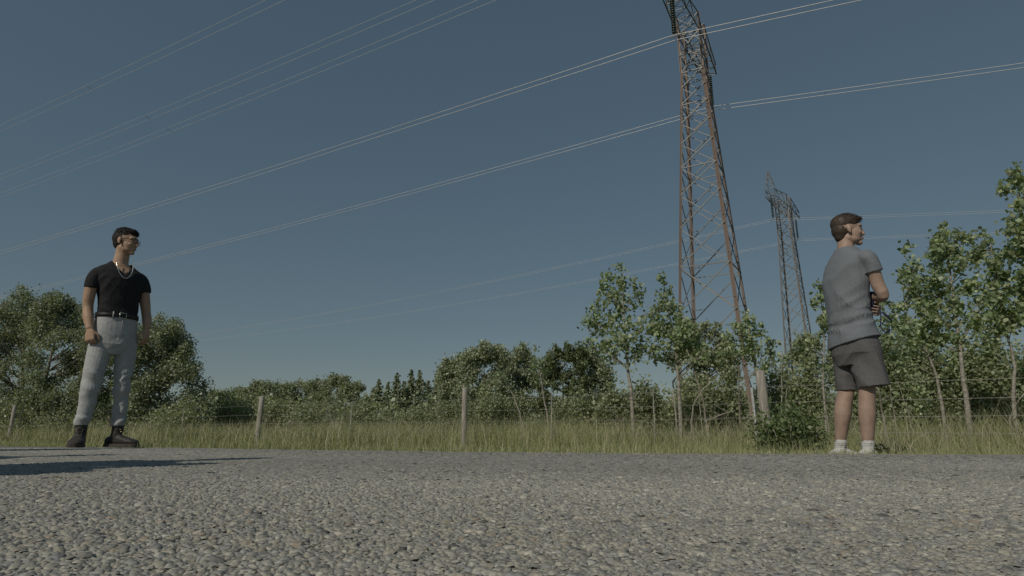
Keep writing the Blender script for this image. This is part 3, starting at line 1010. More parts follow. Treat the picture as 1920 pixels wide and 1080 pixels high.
# wooded rise far behind
GH = 'trees on the far wooded rise'
hill = [(372, 742, 95, 18, 'far tree at the left foot of the wooded rise, by the aspens'), (408, 731, 100, 20, 'far low tree on the rise, second from the aspens'), (445, 724, 105, 20, 'far tree on the rise left of the second fence post'),
        (484, 712, 100, 22, 'broad far tree on the rise right above the second fence post'), (522, 714, 108, 22, 'far pale green tree in the middle of the rise'), (560, 711, 110, 22, 'far tree with a flat top on the rise'),
        (596, 707, 104, 22, 'far rounded tree on the rise, third from its right end'), (634, 702, 98, 20, 'highest far tree on the wooded rise'), (662, 716, 96, 16, 'last far tree at the right end of the wooded rise')]
for i, (x, y, Y, r, lab) in enumerate(hill):
    blob_tree('far_tree', lab, 'tree', Y, [(x, 800), (x, 770), (x + 1, y + 20)],
              [(x + R.uniform(-r, r) * 1.05, y + r * 0.5 + R.random() ** 1.3 * (790 - y) * 0.75, r * R.uniform(0.35, 0.6)) for k in range(22)] + [(x + R.uniform(-6, 6), y + r * 0.42, r * 0.42), (x - r * 0.5, y + r * 0.75, r * 0.4), (x + r * 0.5, y + r * 0.7, r * 0.4)],
              0.30, 3.0, HILL, 0.14, 'dark_bark', 'leaf_far', GH, twigs=False)


def spruce(label, px, top, Y, half, seed):
    q = random.Random(seed)
    wide = q.uniform(2.3, 3.2)
    a = Vector(at(px, top, Y))
    zg = float(ground_z(a.x, a.y))
    root = empty('spruce_tree', (a.x, a.y, zg)); tag(root, label, 'tree', 'spruces in a row')
    Ht = a.z - zg
    mb = MB(); mb.tube([(0, 0, -0.1), (0.01, 0, Ht * 0.5), (0, 0, Ht)], [0.07, 0.045, 0.008], 6)
    mb.build('trunk', M['dark_bark'], root)
    W = half * mpp(Y)
    pts, cols = [], []
    z = 0.10 * Ht
    while z < Ht * 0.985:
        f = 1 - z / Ht
        rr = wide * W * (f ** 0.95) * q.uniform(0.82, 1.12) + 0.03
        nb = max(5, int(11 * f + 4))
        a0 = q.uniform(0, 6.28)
        for k in range(nb):
            aa = a0 + 6.283 * k / nb + q.uniform(-0.25, 0.25)
            L = rr * q.uniform(0.5, 1.2)
            ns = max(6, int(L / 0.016))
            for j in range(ns):
                t = (j + 0.6) / ns
                pr = L * t
                pts.append((math.cos(aa) * pr + q.gauss(0, 0.03 + 0.07 * L * t), math.sin(aa) * pr + q.gauss(0, 0.03 + 0.07 * L * t), z - L * 0.42 * t + 0.16 * L * t * t + q.gauss(0, 0.03)))
        z += 0.055 * Ht * (0.5 + 0.6 * f) * q.uniform(0.7, 1.3)
    pts = [pts[k] for k in range(len(pts)) if k % 2]
    v, f, c = leaves(np.array(pts), 0.19, SPRUCE)
    link('crown', mesh_np('crown', v, f, c), M['needle'], root)


for i, (px, top, Y, half, lab) in enumerate([(688, 738, 44, 14, 'low spruce at the left start of the row of spruces'), (711, 708, 46, 16, 'thin topped spruce, second in the row of spruces'), (745, 697, 42, 17, 'spruce with a clear spire, third in the row'),
                                             (772, 690, 43, 14, 'tallest slim spruce left of the twin topped pair'), (787, 692, 45, 15, 'spruce close behind the tallest slim one'), (803, 712, 47, 13, 'short spruce tucked between two taller ones'), (822, 696, 40, 15, 'spruce nearest the third fence post'),
                                             (728, 716, 48, 14, 'lower spruce filling the gap left of the one with a clear spire'), (758, 714, 49, 15, 'lower spruce between the clear spire and the tallest slim one'), (836, 708, 44, 15, 'spruce at the right end of the row, touching the dark bushy tree'), (700, 726, 50, 13, 'dim low spruce far back at the left of the row')]):
    spruce(lab, px, top, Y, half, 30 + i)

GD = 'dark trees in the middle'
blob_tree('dark_tree', 'dark bushy tree directly above the third fence post', 'tree', 31, [(862, 810), (862, 760), (864, 700)],
          lumps(828, 888, [(828, 700), (838, 672), (850, 678), (862, 668), (875, 660), (888, 655)], 785, 30, 15, 11), 0.11, 2.1, DARK, 0.08, 'dark_bark', 'leaf_far', GD, twigs=False)
blob_tree('dark_tree', 'dark tree with the highest pointed tops of the middle group', 'tree', 30, [(908, 810), (908, 760), (908, 680)],
          lumps(872, 942, [(872, 660), (885, 652), (896, 655), (908, 636), (918, 650), (930, 642), (942, 660)], 785, 34, 15, 12), 0.11, 2.1, DARK, 0.09, 'dark_bark', 'leaf_far', GD, twigs=False)
blob_tree('dark_tree', 'dark tree behind the leaning sapling, a gap of sky at its right', 'tree', 32, [(972, 810), (972, 760), (972, 690)],
          lumps(938, 998, [(938, 668), (950, 660), (962, 665), (972, 652), (982, 642), (990, 655), (998, 690)], 785, 30, 14, 13), 0.11, 2.1, DARK, 0.08, 'dark_bark', 'leaf_far', GD, twigs=False)
blob_tree('dark_tree', 'wide brownish green tree right of the sky gap', 'tree', 29, [(1055, 810), (1055, 760), (1056, 690)],
          lumps(1008, 1096, [(1008, 700), (1016, 672), (1030, 660), (1040, 645), (1050, 652), (1062, 640), (1072, 652), (1085, 643), (1096, 660)], 785, 52, 11, 14), 0.11, 2.1, [(0.185, 0.22, 0.115), (0.215, 0.245, 0.125), (0.155, 0.19, 0.10)], 0.09, 'dark_bark', 'leaf_far', GD, twigs=False)
blob_tree('dark_tree', 'dark tree partly hidden behind the young poplar with three points', 'tree', 30, [(1110, 810), (1110, 760), (1110, 690)],
          lumps(1080, 1138, [(1080, 655), (1096, 650), (1112, 652), (1125, 668), (1138, 690)], 785, 26, 15, 15), 0.11, 2.1, DARK, 0.08, 'dark_bark', 'leaf_far', GD, twigs=False)
blob_tree('dark_tree', 'grey green tree between the feet of the tall pylon', 'tree', 20, [(1330, 810), (1330, 760), (1330, 680)],
          lumps(1285, 1375, [(1285, 640), (1310, 612), (1328, 600), (1345, 606), (1362, 625), (1375, 650)], 780, 30, 17, 16), 0.10, 1.0, BRUSH, 0.06, 'dark_bark', 'leaf_far', GD, twigs=False)
blob_tree('dark_tree', 'hazy grey green tree behind the foot of the distant pylon', 'tree', 24, [(1510, 810), (1510, 760), (1512, 690)],
          lumps(1470, 1560, [(1470, 680), (1490, 640), (1510, 622), (1530, 626), (1560, 640)], 780, 30, 17, 17), 0.11, 0.8, BRUSH, 0.06, 'dark_bark', 'leaf_far', GD, twigs=False)


def shrub(label, px, Y, half, top, bottom, n, leaf, greens, dens=0.5, dead=0.0, mat='leaf_far', name='shrub', group='shrubs behind the fence', nstem=9):
    """many stemmed bush: stems from one base and leaves along them"""
    base = at(px, 800, Y)
    zg = float(ground_z(base[0], base[1]))
    root = empty(name, (base[0], base[1], zg)); tag(root, label, 'shrub', group)
    O = Vector(root.location)
    mb = MB()
    sc = mpp(Y)
    W, Ht = half * sc, at(px, top, Y)[2] - zg
    V, Fq, C, off = [], [], [], 0
    for k in range(nstem):
        aa = R.uniform(0, 6.28)
        rr = W * R.uniform(0.15, 1.0)
        e = Vector((math.cos(aa) * rr, math.sin(aa) * rr * 0.7, Ht * R.uniform(0.6, 1.0) * (1 - 0.3 * (rr / W) ** 2)))
        s = Vector((math.cos(aa) * rr * 0.35, math.sin(aa) * rr * 0.3, -0.05))
        path = jitter_path(s, e, 5, 0.05)
        r0 = 0.009 + 0.004 * Y / 15
        mb.tube(path, [r0 * (1 - 0.75 * q / 5) for q in range(6)], 5)
        for q in range(4):
            p = path[2 + q % 4]
            e2 = p + Vector((R.uniform(-1, 1), R.uniform(-1, 1), R.uniform(0.1, 1))) * W * 0.3
            mb.tube(jitter_path(p, e2, 2, 0.08), [r0 * 0.45, r0 * 0.35, r0 * 0.2], 4)
            if R.random() > dead:
                m = max(6, int(n / (nstem * 4)))
                pts = np.array(p.lerp(e2, 0.6)) + rng.normal(0, 1, (m, 3)) * np.array([W * 0.2, W * 0.2, Ht * 0.13])
                pts[:, 2] = np.maximum(pts[:, 2], 0.04)
                v, f, c = leaves(pts, leaf, greens)
                c = c * R.uniform(0.75, 1.2)
                V.append(v); Fq.append(f + off); C.append(c); off += len(v)
    mb.build('stems', M['deadwood'], root)
    if V:
        link('leaves', mesh_np('leaves', np.concatenate(V), np.concatenate(Fq), np.concatenate(C)), M[mat], root)
    return root


spots = [  # x, distance, half width, top, leaves, leafless share, label
    (20, 20.5, 60, 770, 900, 0.3, 'low brush behind the leftmost fence post'), (110, 20, 50, 775, 700, 0.35, 'brush under the aspen with the pale fork'), (330, 19, 60, 765, 1000, 0.3, 'brush at the foot of the round aspen'),
    (412, 24, 48, 745, 1300, 0.15, 'green thicket left of the second fence post'), (462, 27, 45, 742, 1300, 0.2, 'thicket just behind the second fence post'), (520, 26, 48, 746, 1200, 0.35, 'olive thicket right of the second fence post'),
    (575, 24, 48, 748, 1000, 0.55, 'bare twiggy brush below the middle of the rise'), (630, 23, 50, 738, 900, 0.65, 'pale leafless brush below the highest far tree'), (668, 26, 40, 746, 900, 0.4, 'grey brush left of the spruces'),
    (715, 27, 44, 768, 900, 0.3, 'low twiggy brush before the first spruces'), (775, 27, 46, 768, 900, 0.3, 'low brush before the tallest spruce'), (840, 25, 44, 760, 1100, 0.2, 'low brush left of the third fence post'),
    (905, 19, 42, 745, 1300, 0.2, 'leafy bush right of the third fence post'), (955, 20, 46, 735, 1500, 0.15, 'rounded bush behind the leaning sapling'), (1050, 17, 50, 748, 1300, 0.25, 'bush below the wide brownish tree'),
    (1105, 15, 46, 742, 1200, 0.25, 'bush left of the trunk of the three pointed poplar'), (1150, 14, 40, 735, 1100, 0.25, 'bush around the trunk of the three pointed poplar'), (1225, 13.5, 46, 715, 1400, 0.2, 'bush between the two young poplars'),
    (1300, 13, 46, 705, 1500, 0.25, 'dense bush below the tall pylon'), (1360, 12.5, 42, 700, 1300, 0.3, 'brush left of the thick leaning post'), (1460, 12, 46, 690, 1300, 0.4, 'brush right of the thick leaning post'),
    (1520, 11.5, 46, 690, 1300, 0.4, 'brush beside the left leg of the man in grey'), (1640, 12, 46, 660, 1600, 0.2, 'brush behind the shorts of the man in grey'), (1690, 11.5, 50, 650, 1900, 0.15, 'leafy thicket around the bent poplar'),
    (1750, 12, 52, 640, 2100, 0.1, 'dark leafy thicket between the bent and the straight poplar'), (1815, 11.5, 52, 640, 2100, 0.1, 'leafy thicket behind the straight poplar'), (1880, 11, 52, 645, 1900, 0.15, 'leafy thicket near the right frame edge'),
    (1950, 10.5, 55, 640, 1700, 0.2, 'thicket cut by the right frame edge')]
for (x, Y, hw, top, n, dead, lab) in spots:
    gr = POPLAR + BRUSH if x > 1600 else BRUSH
    dead = min(0.75, dead * 1.3 + 0.08)
    shrub(lab, x, Y, hw, top, 800, n * (7 if x > 1600 else 6.5), (0.042 if x > 1100 else 0.030) + 0.002 * Y, gr, dead=dead)

def brush_belt():
    """far thicket that closes the view behind the single trees"""
    n = 55000
    px = rng.uniform(-140, 2060, n)
    Y = rng.uniform(36, 70, n)
    top = 757 + 7 * np.sin(px * 0.021) + 5 * np.sin(px * 0.057 + 1) - np.where(px > 1150, np.clip((px - 1150) * 0.08, 0, 34), 0)
    u = rng.random(n) ** 0.8
    py = top + (812 - top) * u
    a, b = (px - 960) / F, (540 - py) / F
    ry_, rz_ = CT - b * ST, ST + b * CT
    t = Y / ry_
    C = np.stack([a * t, Y, CAM_H + rz_ * t], 1)
    C += rng.normal(0, 0.25, C.shape)
    v, f, c = leaves(C, 0.33, BRUSH + HILL)
    c = c * np.repeat(0.75 + 0.5 * patch(C[:, 0] * 0.6, C[:, 1] * 0.4), 4)[:, None]
    tag(link('distant_thicket', mesh_np('distant_thicket', v, f, c), M['leaf_far']), 'low olive thicket running behind all the single trees', 'thicket', kind='stuff')


brush_belt()

# dark green weed by the thick post and small tufts
shrub('dark green leafy weed beside the thick leaning post', 1478, 6.4, 66, 768, 840, 4200, 0.036, [(0.16, 0.215, 0.095), (0.20, 0.25, 0.115), (0.13, 0.175, 0.08)], mat='leaf', name='weed_plant', group='weeds in the verge', nstem=22)
shrub('small dark weed at the road edge beside the right shoe of the man in grey', 1652, 4.1, 18, 838, 850, 260, 0.022, [(0.045, 0.06, 0.02), (0.06, 0.08, 0.03)], mat='leaf', name='weed_plant', group='weeds in the verge', nstem=8)

# fallen and dead pale branches
for i, (pts, Y, r, lab) in enumerate([
        ([(1288, 655), (1305, 705), (1318, 750), (1322, 790)], 10.0, 0.02, 'dead pale stem slanting down right of the second young poplar'),
        ([(1352, 642), (1320, 668), (1284, 690), (1262, 715)], 10.3, 0.016, 'dead pale branch slanting up to the right below the pylon'),
        ([(1345, 708), (1318, 728), (1300, 760), (1296, 790)], 9.8, 0.016, 'dead pale branch forked low in the brush below the pylon'),
        ([(1262, 705), (1290, 722), (1310, 735)], 10.0, 0.010, 'short dead twig beside the second young poplar'),
        ([(1378, 768), (1350, 778), (1325, 788)], 9.3, 0.014, 'fallen pale branch in grass left of the steel stake'),
        ([(1480, 712), (1510, 725), (1545, 742)], 9.2, 0.014, 'dead branch leaning right between weed and man in grey'),
        ([(1467, 640), (1466, 700), (1465, 770)], 9.4, 0.012, 'upright dead pole right of the thick leaning post'),
        ([(1475, 728), (1474, 760), (1472, 790)], 9.0, 0.014, 'short dead stub right of the thick leaning post'),
        ([(1672, 680), (1690, 735), (1705, 780)], 9.2, 0.012, 'thin pale stem leaning left, right of the grey shorts'),
        ([(1668, 715), (1672, 745), (1676, 775)], 8.9, 0.013, 'short pale stem beside the grey shorts'),
        ([(1645, 722), (1650, 750), (1655, 780)], 8.6, 0.020, 'thick pale stub behind the knee of the man in grey'),
        ([(1920, 738), (1905, 760), (1893, 785)], 8.0, 0.012, 'pale stem leaning at the right frame edge'),
        ([(1110, 755), (1140, 760), (1165, 790)], 11.5, 0.010, 'arched dead twig left of the three pointed poplar')]):
    P = [Vector(at(x, y, Y + 0.12 * k)) for k, (x, y) in enumerate(pts)]
    low = min(P, key=lambda v: v.z)
    zg = float(ground_z(low.x, low.y))
    base = low.copy(); base.z = zg - 0.03
    if pts[-1][1] > 700: P.append(base + Vector((0.03, 0.05, 0)))
    mb = MB()
    fine = []
    for k in range(len(P) - 1):
        for t in (0, 0.5):
            fine.append(P[k].lerp(P[k + 1], t) + Vector((R.uniform(-1, 1), R.uniform(-1, 1), R.uniform(-1, 1))) * r * 0.6)
    fine.append(P[-1])
    O = base
    n = len(fine)
    mb.tube([p - O for p in fine], [r * (0.35 + 0.65 * k / (n - 1)) for k in range(n)], 7)
    for k in range(1, n - 2):
        d = Vector((R.uniform(-1, 1), R.uniform(-1, 1), R.uniform(0, 1))) * 0.16
        mb.tube([fine[k] - O, fine[k] - O + d], [r * 0.3, r * 0.12], 5)
    o = mb.build('dead_branch', M['deadwood']); o.location = O
    tag(o, lab, 'branch', 'dead branches in the brush')


# ------------------------------------------------------------------ people
def voxel_union(mb, voxel, smooth=4, ratio=None, fac=0.5):
    """closed shapes that overlap become one continuous skin"""
    me = mb.mesh('tmp', smooth=False)
    o = bpy.data.objects.new('tmp', me)
    COL.objects.link(o)
    m = o.modifiers.new('r', 'REMESH'); m.mode = 'VOXEL'; m.voxel_size = voxel; m.adaptivity = 0
    if smooth:
        s = o.modifiers.new('s', 'SMOOTH'); s.factor = fac; s.iterations = smooth
    if ratio:
        d = o.modifiers.new('d', 'DECIMATE'); d.ratio = ratio
    dg = bpy.context.evaluated_depsgraph_get()
    dg.update()
    out = bpy.data.meshes.new_from_object(o.evaluated_get(dg))
    bpy.data.objects.remove(o)
    bpy.data.meshes.remove(me)
    out.polygons.foreach_set('use_smooth', np.ones(len(out.polygons), dtype=bool))
    return out


def verts_of(me):
    n = len(me.vertices)
    co = np.empty(n * 3, np.float32); me.vertices.foreach_get('co', co)
    no = np.empty(n * 3, np.float32); me.vertices.foreach_get('normal', no)
    return co.reshape(-1, 3).astype(float), no.reshape(-1, 3).astype(float)


def set_verts(me, co):
    me.vertices.foreach_set('co', np.ascontiguousarray(co, dtype=np.float32).ravel())
    me.update()


def vnoise(co, sc, off=0.0):
    return np.array([noise.noise(Vector((p[0] * sc[0] + off, p[1] * sc[1], p[2] * sc[2]))) for p in co])


def oval(c, rx, ry, yaw, z, n=28, e=2.3, tilt=(0, 0)):
    """level ring: rx across, ry front to back, turned by yaw"""
    out = []
    for k in range(n):
        a = 2 * math.pi * k / n
        ca, sa = math.cos(a), math.sin(a)
        x = rx * math.copysign(abs(ca) ** (2 / e), ca)
        y = ry * math.copysign(abs(sa) ** (2 / e), sa)
        X = x * math.cos(yaw) - y * math.sin(yaw)
        Yv = x * math.sin(yaw) + y * math.cos(yaw)
        out.append(Vector((c[0] + X, c[1] + Yv, z + tilt[0] * X + tilt[1] * Yv)))
    return out


def stack(mb, rows, yaw, e=2.3, tilt=None):
    mb.rings([oval((r[1], r[2]), r[3], r[4], yaw, r[0], e=e, tilt=(r[5] if len(r) > 5 else (0, 0))) for r in rows])


def limb(mb, pts, rad, n=16, sub=3):
    """smooth tapering limb through the joints"""
    P = [Vector(p) for p in pts]
    out, rr = [], []
    m = len(P)
    for i in range(m - 1):
        p0, p1, p2, p3 = P[max(i - 1, 0)], P[i], P[i + 1], P[min(i + 2, m - 1)]
        for k in range(sub):
            t = k / sub
            out.append(0.5 * ((2 * p1) + (p2 - p0) * t + (2 * p0 - 5 * p1 + 4 * p2 - p3) * t * t + (3 * p1 - p0 - 3 * p2 + p3) * t ** 3))
            rr.append(rad[i] + (rad[i + 1] - rad[i]) * (t * t * (3 - 2 * t)))
    out.append(P[-1]); rr.append(rad[-1])
    mb.tube(out, rr, n)


def head(mb, c, f, u, s, nose=1.0):
    """skull, face, jaw, nose, lips, ears in the frame (forward, right, up)"""
    c = Vector(c); f = Vector(f).normalized(); u = Vector(u); u = (u - f * u.dot(f)).normalized(); r = f.cross(u)
    Rm = Matrix((f, r, u)).transposed()
    W = lambda a, b, d: c + Rm @ Vector((a, b, d)) * s
    def B(p, rad): mb.ball(W(*p), [q * s for q in rad], Rm, 20, 14)
    B((-0.015, 0, 0.036), (0.096, 0.076, 0.086))
    B((0.030, 0, -0.020), (0.062, 0.063, 0.082))
    B((0.022, 0, -0.070), (0.060, 0.056, 0.040))
    B((0.068, 0, -0.098), (0.024, 0.026, 0.019))
    B((0.064, 0, 0.030), (0.032, 0.055, 0.022))
    for k in (-1, 1):
        B((0.058, 0.036 * k, -0.026), (0.026, 0.022, 0.022))
        B((-0.006, 0.040 * k, -0.060), (0.030, 0.016, 0.028))
        B((-0.014, 0.079 * k, -0.004), (0.016, 0.0085, 0.029))
        B((-0.008, 0.076 * k, -0.028), (0.010, 0.008, 0.012))
        B((0.092, 0.0105 * k, -0.034), (0.010, 0.007, 0.007))
    limb(mb, [W(0.084, 0, 0.024), W(0.098, 0, -0.004), W(0.1065 * nose, 0, -0.028), W(0.092, 0, -0.039)], [0.008 * s, 0.009 * s, 0.0095 * s, 0.008 * s], 12)
    B((0.084, 0, -0.060), (0.015, 0.024, 0.008))
    B((0.081, 0, -0.072), (0.015, 0.021, 0.008))
    return W, Rm


def hand(mb, wrist, d, palm, side, curl, s=1.0, thumb_curl=0.5):
    """palm, four fingers of different lengths bent towards the palm, thumb leaving the side"""
    wrist = Vector(wrist); d = Vector(d).normalized(); palm = Vector(palm); palm = (palm - d * palm.dot(d)).normalized()
    a = d.cross(palm).normalized() * side      # towards the thumb
    rings = []
    for (t, hw, hh) in ((-0.02, 0.025, 0.019), (0.015, 0.029, 0.019), (0.05, 0.040, 0.017), (0.088, 0.041, 0.014), (0.098, 0.034, 0.010)):
        q = wrist + d * t * s
        rings.append([q + (a * hw * math.cos(w) + palm * hh * math.sin(w)) * s for w in [2 * math.pi * k / 16 for k in range(16)]])
    mb.rings(rings)
    for i, (off, L) in enumerate(((0.0315, 0.074), (0.0105, 0.083), (-0.0105, 0.077), (-0.031, 0.060))):
        p = wrist + (d * 0.09 + a * off) * s
        ang = 0.0
        pts = [p - d * 0.02 * s, p]
        for k, fr in enumerate((0.45, 0.31, 0.24)):
            ang += curl[i] * (1.0, 1.15, 0.7)[k]
            v = d * math.cos(ang) + palm * math.sin(ang)
            p = p + v * L * fr * s
            pts.append(p)
        mb.tube(pts, [0.0080 * s, 0.0078 * s, 0.0074 * s, 0.0068 * s, 0.0052 * s], 10)
    p = wrist + (d * 0.028 + a * 0.026) * s
    v1 = (d * 0.62 + a * 0.62 + palm * 0.48).normalized()
    v2 = (d * 0.9 + a * (0.15 - 0.4 * thumb_curl) + palm * 0.35).normalized()
    q = p + v1 * 0.042 * s
    mb.tube([p - v1 * 0.012 * s, p, q, q + v2 * 0.03 * s, q + v2 * 0.052 * s], [0.012 * s, 0.0125 * s, 0.0105 * s, 0.0095 * s, 0.006 * s], 10)


def hair_mesh(W, Rm, s, balls, comb, n, seed, voxel=0.005, lump=0.002):
    """under layer of hair with combed strands over it"""
    mb = MB()
    for (p, rad) in balls:
        mb.ball(W(*p), [q * s for q in rad], Rm, 20, 14)
    me = voxel_union(mb, voxel, 3)
    co, no = verts_of(me)
    co = co + no * (lump * s * (vnoise(co, (60, 60, 60)) + 0.6 * vnoise(co, (140, 140, 140), 3)))[:, None]
    set_verts(me, co)
    q = np.random.default_rng(seed)
    F_, R_, U_ = (np.array(Rm.col[k]) for k in range(3))
    C0 = np.array(W(0, 0, 0))
    idx = q.integers(0, len(co), n)
    p, nn = co[idx], no[idx]
    loc = (p - C0) / s
    d, L, lift, curl, wd = comb(loc @ F_, loc @ R_, loc @ U_, q)
    d = d[:, 0:1] * F_ + d[:, 1:2] * R_ + d[:, 2:3] * U_
    d = d - nn * (d * nn).sum(1, keepdims=True)
    d /= np.linalg.norm(d, axis=1, keepdims=True) + 1e-9
    sd = np.cross(nn, d)
    L, lift, curl, wd = L * s, lift, curl, wd * s
    ph = q.uniform(0, 6.28, n)
    V = np.zeros((n, 8, 3))
    for k in range(4):
        t = k / 3
        c = p - nn * 0.002 + d * (L * t * (1 - 0.25 * lift * t))[:, None] + nn * (L * lift * t * (1.15 - 0.55 * t))[:, None] - nn * (L * L * 5.0 * t * t)[:, None]
        c = c + (sd * np.sin(ph + t * 4.2)[:, None] + nn * np.cos(ph * 1.7 + t * 4.8)[:, None] * 0.7) * (curl * L * t)[:, None]
        w = (wd * (1 - 0.75 * t))[:, None] * sd
        V[:, 2 * k] = c - w; V[:, 2 * k + 1] = c + w
    f = np.array([(2 * k, 2 * k + 1, 2 * k + 3, 2 * k + 2) for k in range(3)])
    Fs = (f[None] + (np.arange(n) * 8)[:, None, None]).reshape(-1, 4) + len(co)
    quads = np.array([tuple(pl.vertices) if len(pl.vertices) == 4 else tuple(pl.vertices) + (pl.vertices[0],) for pl in me.polygons if len(pl.vertices) == 4])
    bpy.data.meshes.remove(me)
    return mesh_np('hair', np.concatenate([co, V.reshape(-1, 3)]), np.concatenate([quads, Fs]), smooth=True)


def curly_top(f, r, u, q):
    n = len(f)
    d = np.stack([q.normal(0.35, 0.8, n), q.normal(0, 0.8, n), q.normal(-0.2, 0.5, n)], 1)
    return d, q.uniform(0.014, 0.030, n), q.uniform(0.25, 0.75, n), q.uniform(0.15, 0.42, n), q.uniform(0.0009, 0.0018, n)


def close_sides(f, r, u, q):
    n = len(f)
    d = np.stack([q.normal(-0.3, 0.3, n), q.normal(0, 0.2, n), q.normal(-1, 0.3, n)], 1)
    return d, q.uniform(0.003, 0.007, n), q.uniform(0.1, 0.3, n), q.uniform(0, 0.1, n), q.uniform(0.0006, 0.001, n)


def swept_forward(f, r, u, q):
    n = len(f)
    top = smooth01((u - 0.035) / 0.045) * smooth01((f + 0.075) / 0.05)
    d = np.stack([1.0 * top - 0.25 * (1 - top) + q.normal(0, 0.22, n), q.normal(0, 0.25, n) + 0.15 * np.sign(r) * (1 - top), -1.0 * (1 - top) + q.normal(0, 0.18, n)], 1)
    L = 0.010 + 0.026 * top * q.uniform(0.6, 1.3, n)
    return d, L, 0.18 + 0.55 * top * q.random(n), q.uniform(0.04, 0.30, n), q.uniform(0.0007, 0.0014, n)


def shoe(parent, name, ankle, d, zs, mat, sole_mat, size=1.0, shaft=None, toe=0.19):
    """foot part lofted heel to toe, separate sole"""
    d = Vector((d[0], d[1], 0)).normalized(); a = Vector((-d.y, d.x, 0))
    A = Vector((ankle[0], ankle[1], 0))
    mb = MB()
    rows = ((-0.082, 0.022, 0.05), (-0.074, 0.033, 0.075), (-0.03, 0.037, 0.098), (0.03, 0.040, 0.100), (0.075, 0.045, 0.083), (0.12, 0.049, 0.068), (toe - 0.03, 0.045, 0.058), (toe - 0.008, 0.034, 0.046), (toe + 0.004, 0.020, 0.035))
    rings = []
    for (t, hw, hh) in rows:
        q = A + d * t * size
        ring = []
        for k in range(20):
            w = 2 * math.pi * k / 20
            cx, sz = math.cos(w), math.sin(w)
            ex = math.copysign(abs(cx) ** 0.75, cx)
            ez = math.copysign(abs(sz) ** 0.8, sz)
            mid = (0.018 + hh) / 2
            ring.append(q + a * hw * size * ex + Vector((0, 0, zs + (mid + (hh - 0.018) / 2 * ez) * size)))
        rings.append(ring)
    mb.rings(rings)
    if shaft:
        limb(mb, [(A.x, A.y, zs + 0.05), (A.x, A.y, zs + 0.11)] + [Vector(p) for p in shaft[0]], [0.037, 0.041] + shaft[1], 18)
    me = voxel_union(mb, 0.005, 3, 0.5)
    co, no = verts_of(me)
    co += no * (0.0016 * vnoise(co, (45, 45, 70)))[:, None]
    set_verts(me, co)
    o = link(name, me, mat, parent)
    sb = MB()
    out = []
    for (t, hw) in ((-0.088, 0.018), (-0.08, 0.032), (-0.03, 0.039), (0.03, 0.040), (0.08, 0.0455), (0.125, 0.049), (toe - 0.022, 0.043), (toe + 0.002, 0.027), (toe + 0.008, 0.012)):
        out.append((t, hw))
    loop = [A + d * t * size + a * hw * size for t, hw in out] + [A + d * t * size - a * hw * size for t, hw in reversed(out)]
    sb.rings([[p + Vector((0, 0, zs + z)) for p in loop] for z in (0.0, 0.004, 0.024)])
    sb.build('sole', sole_mat, o, smooth=False)
    return o, A, d, a


def fold_shift(co, waves):
    """cloth creases: each is (direction across the crease, spacing, depth, centre, reach)"""
    h = np.zeros(len(co))
    for k, (d, lam, amp, c, reach) in enumerate(waves):
        d = np.array(d, float); d /= np.linalg.norm(d)
        r2 = (((co - np.array(c)) / np.array(reach)) ** 2).sum(1)
        m = r2 < 6
        q = co[m]
        along = q - (q @ d)[:, None] * d
        P = (q @ d)[:, None] / (lam * 1.5) * d + along / (lam * 5.5)
        nz = np.array([noise.noise(Vector(p) + Vector((k * 7.3, 1.1, 0))) for p in P])
        h[m] += amp * (0.42 - np.abs(nz) ** 0.8 * 2.0) * np.exp(-r2[m])
    return h


SKIN1 = noise_mat('tan_skin', (0.36, 0.235, 0.16), (0.43, 0.29, 0.20), 25, 0.55, 0.15, 300, spec=0.35, bdist=0.001)
SKIN2 = noise_mat('fair_skin', (0.325, 0.228, 0.178), (0.395, 0.278, 0.222), 22, 0.55, 0.15, 300, spec=0.35, bdist=0.001)
BLACK_CLOTH = noise_mat('black_cotton', (0.020, 0.020, 0.022), (0.032, 0.032, 0.035), 60, 0.9, 0.3, 400, spec=0.15, bdist=0.001)
GREY_CLOTH = noise_mat('heather_grey_cotton', (0.145, 0.158, 0.178), (0.195, 0.210, 0.232), 160, 0.92, 0.3, 500, spec=0.12, bdist=0.001)
SHORT_CLOTH = noise_mat('brown_grey_fleece', (0.105, 0.103, 0.107), (0.140, 0.137, 0.140), 120, 0.95, 0.3, 400, spec=0.1, bdist=0.001)
DENIM = noise_mat('pale_grey_denim', (0.33, 0.34, 0.35), (0.43, 0.435, 0.435), 45, 0.85, 0.3, 500, spec=0.15, bdist=0.001)
BELT = noise_mat('black_leather', (0.015, 0.014, 0.014), (0.03, 0.028, 0.027), 40, 0.45, 0.2, 200)
BOOT = noise_mat('worn_dark_leather', (0.030, 0.028, 0.027), (0.065, 0.06, 0.056), 25, 0.6, 0.3, 150, bdist=0.001)
SOLE = noise_mat('brown_rubber', (0.045, 0.039, 0.034), (0.09, 0.075, 0.062), 30, 0.75)
METAL = noise_mat('silver_metal', (0.6, 0.58, 0.54), (0.75, 0.73, 0.68), 20, 0.25, metal=0.9)
BRASS = noise_mat('brass_eyelet', (0.6, 0.5, 0.3), (0.75, 0.62, 0.4), 20, 0.3, metal=0.7)
HAIR1 = noise_mat('black_hair', (0.010, 0.009, 0.009), (0.024, 0.021, 0.019), 60, 0.5, 0.5, 220, bdist=0.002)
HAIR2 = noise_mat('brown_hair', (0.035, 0.026, 0.020), (0.075, 0.056, 0.042), 60, 0.5, 0.5, 220, bdist=0.002)
FADE = noise_mat('short_black_hair', (0.014, 0.012, 0.011), (0.028, 0.024, 0.021), 90, 0.8, 0.4, 300, bdist=0.001)
WHITE_KNIT = noise_mat('white_knit', (0.46, 0.46, 0.44), (0.58, 0.58, 0.56), 80, 0.9, 0.3, 300, bdist=0.001)
